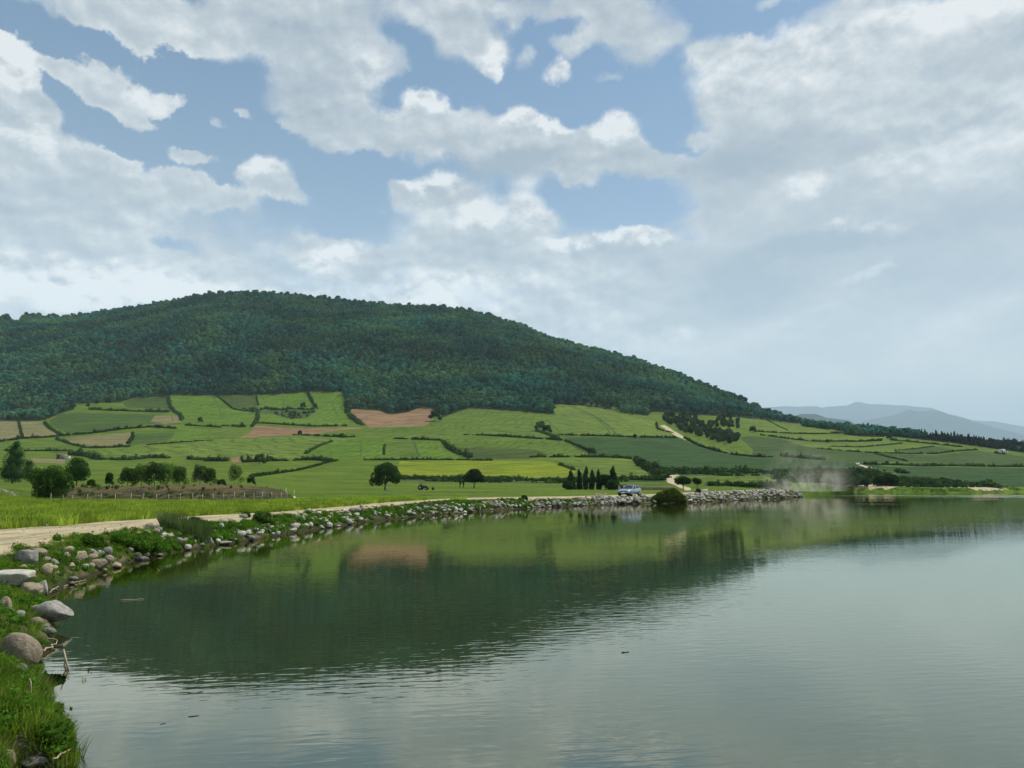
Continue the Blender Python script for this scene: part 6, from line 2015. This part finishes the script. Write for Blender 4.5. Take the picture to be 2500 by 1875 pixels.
# ------------------------------------------------------------------ car
def loft(stations, mat, name, parent, cap=True):
    """stations: (x, half width bottom, z bottom, half width belt, z belt, half width top, z top)"""
    rings = []
    for (x, wb, zb, wm, zm, wt, zt) in stations:
        rings.append([(x, -wb, zb), (x, -wm, zb + (zm - zb) * .35), (x, -wm, zm), (x, -wt, zt), (x, -wt * .5, zt + .015), (x, wt * .5, zt + .015), (x, wt, zt), (x, wm, zm), (x, wm, zb + (zm - zb) * .35), (x, wb, zb)])
    n = len(rings[0])
    V = np.array([p for r_ in rings for p in r_])
    Q = []
    for i in range(len(rings) - 1):
        for j in range(n):
            k = (j + 1) % n
            Q.append([i * n + j, (i + 1) * n + j, (i + 1) * n + k, i * n + k])
    m = mesh_np(name, V, [np.array(Q), np.array([list(range(n)), list(range((len(rings) - 1) * n, len(rings) * n))[::-1]])], [mat], smooth=False)
    return obj(name, m, parent)


GLASS = plain('car_glass', (.035, .05, .055), .08, 0, .8)
TYRE = plain('tyre_rubber', (.02, .02, .02), .85)
RIM = plain('wheel_rim', (.45, .46, .48), .35, .7)
LAMP = plain('lamp_glass', (.75, .78, .80), .12, 0, .8)
RED = plain('red_lamp', (.35, .02, .02), .2, 0, .6)
BLACKP = plain('black_plastic', (.025, .027, .03), .6)
PLATE = plain('number_plate_paint', (.75, .75, .72), .5)


def wheel(parent, x, y, r=.30):
    w = empty('wheel', (x, y, r)); w.parent = parent
    s = 1 if y > 0 else -1
    MB().tube([(0, -.09, 0), (0, -.07, 0), (0, .07, 0), (0, .09, 0)], [r * .86, r, r, r * .86], 18).build('tyre', TYRE, w)
    MB().tube([(0, s * .05, 0), (0, s * .098, 0)], [r * .62, r * .58], 14).build('rim', RIM, w)
    return w


def car(name, loc, heading, paint, label, cat='car'):
    r = empty(name, loc, heading); tag(r, label, cat)
    loft([(-2.20, .70, .45, .74, .78, .66, .84), (-2.12, .76, .32, .82, .84, .72, .95), (-1.55, .80, .28, .85, .88, .74, 1.0), (-.4, .82, .26, .86, .84, .78, .94), (.78, .82, .26, .86, .80, .76, .93), (1.55, .80, .28, .84, .72, .74, .83), (2.0, .78, .30, .80, .62, .70, .72), (2.16, .72, .38, .74, .58, .66, .66)], paint, 'body', r)
    # glasshouse: one block of dark glass, roof and pillars in paint around it
    loft([(-1.82, .62, .92, .68, .96, .68, .97), (-1.12, .72, .90, .66, 1.15, .56, 1.33), (-.5, .74, .90, .66, 1.15, .57, 1.35), (-.08, .74, .90, .66, 1.15, .56, 1.33), (.72, .68, .88, .70, .90, .68, .91)], GLASS, 'glass', r)
    loft([(-1.20, .50, 1.30, .56, 1.32, .50, 1.34), (-.95, .56, 1.325, .60, 1.35, .54, 1.385), (-.3, .57, 1.33, .61, 1.36, .55, 1.40), (.05, .54, 1.30, .57, 1.325, .52, 1.36)], paint, 'roof', r)
    for s in (-1, 1):
        for (x0, z0, w0), (x1, z1, w1), t in (((.74, .91, .71), (-.02, 1.34, .56), .028), ((-.36, .92, .765), (-.42, 1.36, .60), .035), ((-1.80, .96, .69), (-1.12, 1.33, .57), .085)):
            MB().tube([(x0, s * w0, z0), ((x0 + x1) / 2, s * (w0 + w1) / 2 * 1.02, (z0 + z1) / 2), (x1, s * w1, z1)], t, 6).build('pillar', paint, r)
        MB().box((1.95, s * .52, .60), (.34, .34, .15), 0, .9).build('headlight', LAMP, r)
        MB().box((-2.17, s * .52, .72), (.08, .34, .16)).build('tail_light', RED, r)
        MB().box((.55, s * .90, .98), (.10, .16, .12)).build('mirror', BLACKP, r)
        MB().tube([(1.36, s * .72, .30), (1.36, s * .858, .30)], .37, 16).build('wheel_arch', BLACKP, r)
        MB().tube([(-1.31, s * .72, .30), (-1.31, s * .868, .30)], .37, 16).build('wheel_arch', BLACKP, r)
        wheel(r, 1.36, s * .80); wheel(r, -1.31, s * .80)
        MB().box((0.0, s * .864, .46), (1.9, .02, .06)).build('door_trim', BLACKP, r)
        for xx in (.20, -.75):
            MB().box((xx - .1, s * .872, .78), (.16, .03, .03)).build('door_handle', BLACKP, r)
    MB().box((2.06, 0, .36), (.30, 1.5, .24), 0, .92).build('bumper', BLACKP, r)
    MB().box((-2.14, 0, .42), (.20, 1.52, .22), 0, .94).build('bumper', BLACKP, r)
    MB().box((2.13, 0, .61), (.10, .66, .10)).build('grille', BLACKP, r)
    MB().box((2.20, 0, .61), (.03, .10, .08)).build('badge', RIM, r)
    MB().box((2.225, .0, .42), (.02, .50, .12)).build('number_plate', PLATE, r)
    return r


cx, cyy = 15.3, 101.0
hd = math.atan2(-.86, -.51)
car('parked_car', (cx, cyy, zat(cx, cyy) + .01), hd, plain('silver_blue_paint', (.30, .36, .42), .28, .55, .5, .6), 'silver-blue saloon car parked on the stony bank road, front turned to the left')
b = ground(2094, 1135.5)
car('distant_car', tuple(b), math.atan2(-1, -.5), plain('white_car_paint', (.75, .76, .76), .3, 0, .5, .5), 'tiny white car driving down the pale track on the right slope')

# ------------------------------------------------------------------ tractor with its driver
def tractor():
    b = ground(1033, 1196)
    r = empty('tractor', tuple(b), R(-12)); tag(r, 'small dark tractor with a roll-over frame standing in the meadow between two trees', 'tractor')
    RB = plain('faded_red_paint', (.07, .035, .03), .6)
    for s in (-1, 1):
        w = empty('rear_wheel', (-.55, s * .55, .50)); w.parent = r
        MB().tube([(0, -.12, 0), (0, -.10, 0), (0, .10, 0), (0, .12, 0)], [.42, .50, .50, .42], 18).build('tyre', TYRE, w)
        MB().tube([(0, s * .06, 0), (0, s * .13, 0)], [.26, .24], 12).build('rim', RIM, w)
        w = empty('front_wheel', (.85, s * .45, .30)); w.parent = r
        MB().tube([(0, -.09, 0), (0, .09, 0)], .30, 14).build('tyre', TYRE, w)
        MB().tube([(0, s * .05, 0), (0, s * .10, 0)], .16, 10).build('rim', RIM, w)
        MB().tube([(-.25 - .42 * math.cos(a) - .3, s * .55, .5 + .56 * math.sin(a)) for a in np.linspace(.3, 2.6, 7)], .035, 5).build('fender', RB, r)
        for xx in (-.85, .15): MB().tube([(xx, s * .42, .7), (xx, s * .42, 1.62)], .025, 6).build('frame_post', DARKM, r)
    MB().box((.55, 0, .72), (.95, .38, .38), 0, .9).build('hood', RB, r)
    MB().box((-.1, 0, .55), (1.2, .34, .22)).build('chassis', DARKM, r)
    MB().box((-.55, 0, .80), (.36, .38, .10)).build('seat', BLACKP, r)
    MB().box((-.35, 0, 1.65), (1.15, 1.0, .06)).build('canopy', DARKM, r)
    MB().tube([(.55, .1, .9), (.55, .1, 1.3)], .025, 6).build('exhaust', DARKM, r)
    MB().tube([(.05, 0, .85), (-.12, 0, 1.02)], .015, 5).build('steering_column', DARKM, r)
    MB().tube([(-.13, -.15, 1.0), (-.05, 0, 1.08), (-.13, .15, 1.0)], .015, 5).build('steering_wheel', DARKM, r)
    # driver: one continuous body grown from a skeleton
    J = [(-.55, 0, .92), (-.53, 0, 1.12), (-.50, 0, 1.28), (-.48, 0, 1.36), (-.46, 0, 1.50),
         (-.50, .17, 1.26), (-.36, .20, 1.08), (-.14, .13, 1.03), (-.50, -.17, 1.26), (-.36, -.20, 1.08), (-.14, -.13, 1.03),
         (-.50, .10, .90), (-.16, .13, .92), (-.10, .13, .62), (-.02, .13, .60), (-.50, -.10, .90), (-.16, -.13, .92), (-.10, -.13, .62), (-.02, -.13, .60)]
    Ed = [(0, 1), (1, 2), (2, 3), (3, 4), (2, 5), (5, 6), (6, 7), (2, 8), (8, 9), (9, 10), (0, 11), (11, 12), (12, 13), (13, 14), (0, 15), (15, 16), (16, 17), (17, 18)]
    rad = [.14, .15, .13, .055, .10, .06, .045, .035, .06, .045, .035, .09, .07, .05, .04, .09, .07, .05, .04]
    me = bpy.data.meshes.new('person'); me.from_pydata(J, Ed, [])
    me.materials.append(plain('driver_clothes', (.07, .075, .09), .9))
    o = obj('person', me, None, tuple(b), (0, 0, R(-12)))
    o.modifiers.new('skin', 'SKIN')
    for k, v in enumerate(me.skin_vertices[0].data): v.radius = (rad[k], rad[k]); v.use_root = (k == 0)
    sb = o.modifiers.new('smooth', 'SUBSURF'); sb.levels = 1; sb.render_levels = 1
    tag(o, 'person in dark clothes sitting on the tractor in the meadow', 'person')
    b2 = ground(1057, 1196.5)
    q = empty('farm_roller', tuple(b2), R(10)); tag(q, 'small dark farm implement in the grass right of the tractor', 'implement')
    MB().tube([(0, -.35, .3), (0, .35, .3)], .28, 14).build('drum', DARKM, q)
    m = MB()
    for s in (-1, 1): m.tube([(0, s * .4, .3), (.35, s * .35, .42), (.7, 0, .38)], .03, 5)
    m.box((0, 0, .62), (.3, .7, .08)); m.build('frame', DARKM, q)


tractor()

# ------------------------------------------------------------------ sticks, reeds and floating bits
STICK = plain('dry_reed', (.42, .36, .23), .8)
STICKD = plain('wet_wood', (.09, .07, .045), .7)


def stick(x0, y0, x1, y1, lab, z0=None, z1=None, rad=.010, mat=None, name='dry_reed', cat='stick'):
    a = px_at_z(x0, y0, z0) if z0 is not None else ground(x0, y0)[:2]
    c = px_at_z(x1, y1, z1) if z1 is not None else ground(x1, y1)[:2]
    za = z0 if z0 is not None else zat(*a) + .08
    zc = z1 if z1 is not None else zat(*c) + .08
    P0, P1 = np.array([a[0], a[1], za]), np.array([c[0], c[1], zc])
    L_ = np.linalg.norm(P1 - P0)
    ts = np.linspace(0, 1, 6)
    pts = [P0 + (P1 - P0) * t + g.normal(size=3) * L_ * .02 * (0 < t < 1) for t in ts]
    me = MB().tube([p - P0 for p in pts], [rad, rad, rad * .9, rad * .85, rad * .7, rad * .5], 5).mesh(name, mat or STICK)
    o = obj(name, me, None, tuple(P0)); tag(o, lab, cat)


# the two stakes standing in the water
for x0, x1, lab in ((170, 149, 'longer of two pale stakes leaning together in the near water'), (166, 156, 'shorter of two pale stakes leaning together in the near water')):
    P0 = np.array([*px_at_z(x0, 1640, -.02), -.05])
    hgt = .34 if x0 == 170 else .22
    me = MB().tube([(0, 0, 0), (-.07, .02, hgt * .5), ((x1 - x0) / F * P0[1], .03, hgt)], [.014, .013, .010], 6).mesh('stake', STICK)
    tag(obj('stake', me, None, tuple(P0)), lab, 'stake')
stick(294, 1465, 352, 1462, 'pale reed floating on the dark water left of centre', .012, .012, .009, name='floating_reed')
stick(150, 1433, 115, 1450, 'reed lying along the waterline below the upright whitish stone', .03, .06)
stick(165, 1428, 120, 1446, 'second reed lying along the waterline below the upright whitish stone', .03, .09)
stick(182, 1423, 210, 1414, 'reed at the waterline in front of the grassy slope', .02, .05)
stick(230, 1398, 255, 1385, 'reed leaning among stones at the waterline of the cluster', .04, .10)
stick(80, 1462, 92, 1481, 'grey stick sticking out beside the smooth shore boulder', .25, .05, .013, STICKD)
stick(95, 1553, 141, 1563, 'pale reed pointing from grass over the water', .12, .05)
stick(108, 1590, 140, 1563, 'thick grey reed along the waterline near the flat pale stone', .05, .04, .012)
stick(85, 1592, 115, 1583, 'thin reed lying in grass above the brown pitted boulder', .06, .06)
stick(72, 1658, 79, 1712, 'pale curved stem standing in the lower left grass', .55, .30, .011)
stick(79, 1712, 74, 1734, 'lower part of a bent pale stem in the lower left grass', .32, .22, .011)
stick(130, 1852, 174, 1827, 'pale reed lying across the grass near the bottom left', .14, .10, .009)
stick(147, 1813, 170, 1832, 'thin brown reed crossing the bank edge near the bottom left', .16, .06, .008)
stick(90, 1710, 112, 1690, 'short pale stalk in the lower left grass', .22, .22, .008)
stick(45, 1745, 75, 1730, 'brown stem half buried in the lower left grass', .25, .25, .012, STICKD)
stick(124, 1739, 156, 1715, 'dark wet twig reaching from the bank over the water', .04, .16, .010, STICKD, 'wet_twig')
stick(1518, 1593, 1536, 1591, 'small dark stick floating on the pale water in the middle', .004, .004, .010, STICKD, 'floating_stick')
stick(460, 1750, 486, 1747, 'dark stick floating on pale water at lower left', .002, .002, .006, STICKD, 'floating_stick')
stick(391, 1768, 405, 1765, 'tiny dark stick floating left of another at lower left', .002, .002, .005, STICKD, 'floating_stick')


def debris(x, y, w, lab, mat, cat='debris', n=26, name='floating_debris'):
    p = px_at_z(x, y, 0)
    r = w / F * p[1] / 2
    V, Q = leaf_quads(g, [[0, 0, .01, r, r * .6, .035]], n, r * .22, .2, .2)
    tag(obj(name, mesh_np(name, V, Q, [mat]), None, (p[0], p[1], .012)), lab, cat)


debris(204, 1660, 14, 'reddish-brown clump floating off the near bank', L_DRY)
debris(219, 1637, 13, 'dark green clump floating near the two stakes', L_TREE)
debris(263, 1608, 12, 'small dry leaf clump floating right of the stakes', L_DRY)
debris(162, 1651, 20, 'brown scum patch below the two stakes', L_DRY)
debris(118, 1662, 62, 'dark green water plants spreading from the near bank', L_TREE, 'water plants', 220, 'water_plants')
debris(136, 1726, 34, 'dark wet leaves around the twig at the bank', L_TREE, 'leaves', 90, 'wet_leaves')
debris(176, 1814, 16, 'thin brown leaves floating near the bottom left bank', L_DRY, 'leaves', 30, 'wet_leaves')

# ------------------------------------------------------------------ wheel ruts through the crops
def ribbon(org, pts, w, mat, name='wheel_rut', lift=.10):
    L_ = resample(px_line(org, pts, 5), 3.0)
    d = np.gradient(L_[:, :2], axis=0); d /= np.linalg.norm(d, axis=1)[:, None] + 1e-9
    nrm_ = np.stack([-d[:, 1], d[:, 0]], 1)
    rows = []
    for s in (-.5, 0, .5):
        xy = L_[:, :2] + nrm_ * s * w * (.8 + .4 * fbm2(L_[:, 0], L_[:, 1], 12, 2, 3.3))[:, None]
        rows.append(np.column_stack([xy, height(xy[:, 0], xy[:, 1]) + lift]))
    V = np.concatenate(rows); n = len(L_)
    Q = [[r_ * n + i, r_ * n + i + 1, (r_ + 1) * n + i + 1, (r_ + 1) * n + i] for r_ in (0, 1) for i in range(n - 1)]
    tag(obj(name, mesh_np(name, V, np.array(Q)[:, ::-1], [mat])), kind='structure')


for org, pts, w in (('C', [(1370, 320), (1450, 360), (1560, 410), (1640, 450), (1700, 510), (1735, 565)], 1.2), ('C', [(1400, 320), (1500, 365), (1600, 415), (1690, 470), (1745, 520), (1790, 570)], 1.6), ('C', [(1420, 325), (1540, 380), (1640, 430), (1720, 490), (1760, 540), (1780, 570)], 1.0),
                    ('C', [(1190, 445), (1240, 500), (1310, 558)], 1.2), ('C', [(1270, 425), (1600, 430), (1900, 440)], .8), ('C', [(520, 560), (600, 530), (690, 517)], 1.0), ('C', [(580, 430), (700, 385), (780, 362)], .8), ('C', [(640, 520), (980, 488)], .8),
                    ('B', [(1100, 310), (1130, 370), (1165, 430)], .9), ('B', [(665, 235), (690, 320)], .8), ('A', [(1840, 240), (1890, 330), (1925, 450)], 1.2), ('B', [(1805, 632), (1830, 700), (1862, 775)], 1.8), ('B', [(1350, 640), (1345, 770)], .7), ('B', [(1000, 720), (1250, 640), (1500, 615)], .6),
                    ('C', [(1080, 700), (1140, 725), (1205, 750)], 1.4), ('C', [(1190, 785), (1330, 815), (1500, 862)], .9), ('C', [(380, 683), (700, 688), (1085, 702)], 1.3), ('D', [(60, 690), (400, 740), (900, 770)], .6), ('B', [(1090, 975), (1210, 960), (1400, 950)], .5), ('A', [(1350, 738), (1500, 760), (1590, 718)], .5),
                    ('A', [(1330, 410), (1290, 470)], 1.0), ('A', [(1480, 405), (1500, 470)], 1.0)):
    ribbon(org, pts, w, MAT['rut'])

# ------------------------------------------------------------------ dust hanging over the road
def dust():
    m, N = new_mat('road_dust')
    tc = N.n('ShaderNodeTexCoord').outputs['Object']     # metres from the middle of the plume's foot
    n = N.noise(N.v('MULTIPLY', tc, (1, 1, .8)), .24, 5, .65, dist=.6)
    s_ = N.n('ShaderNodeSeparateXYZ'); N.put(s_.inputs[0], tc)
    q = N.v('MULTIPLY_ADD', tc, (1 / 9.0, 1 / 4.5, 1 / 5.0), (0, 0, -.1))
    core = N.m('POWER', N.rng(N.v('LENGTH', N.v('ADD', q, N.v('SCALE', N.v('SUBTRACT', N.noise(tc, .16, 3, .6, color=True), (.5, .5, .5)), s=1.3))), 1.15, .0), 1.5)
    q2 = N.v('MULTIPLY_ADD', tc, (1 / 12.0, 1 / 6.0, 1 / 12.5), (-.05, 0, 0))
    thin = N.m('MULTIPLY', N.rng(N.v('LENGTH', q2), 1.0, .2), .38)
    d = N.m('MULTIPLY', N.m('ADD', core, thin), N.rng(n, .42, .72))
    v = N.n('ShaderNodeVolumePrincipled')
    v.inputs['Color'].default_value = (.93, .90, .80, 1)
    N.put(v.inputs['Density'], N.m('MULTIPLY', d, .38))
    o = N.n('ShaderNodeOutputMaterial'); N.t.links.new(v.outputs[0], o.inputs['Volume'])
    p = px_at_z(1975, 1194, 1.28)
    b = MB().box((0, 0, 6), (26, 13, 12.4))
    ob = b.build('dust_cloud', m, None, loc=(p[0], p[1] + 2, 1.0))
    tag(ob, 'thin pale dust cloud drifting over the road beyond the rubble point', 'dust', kind='stuff')


dust()
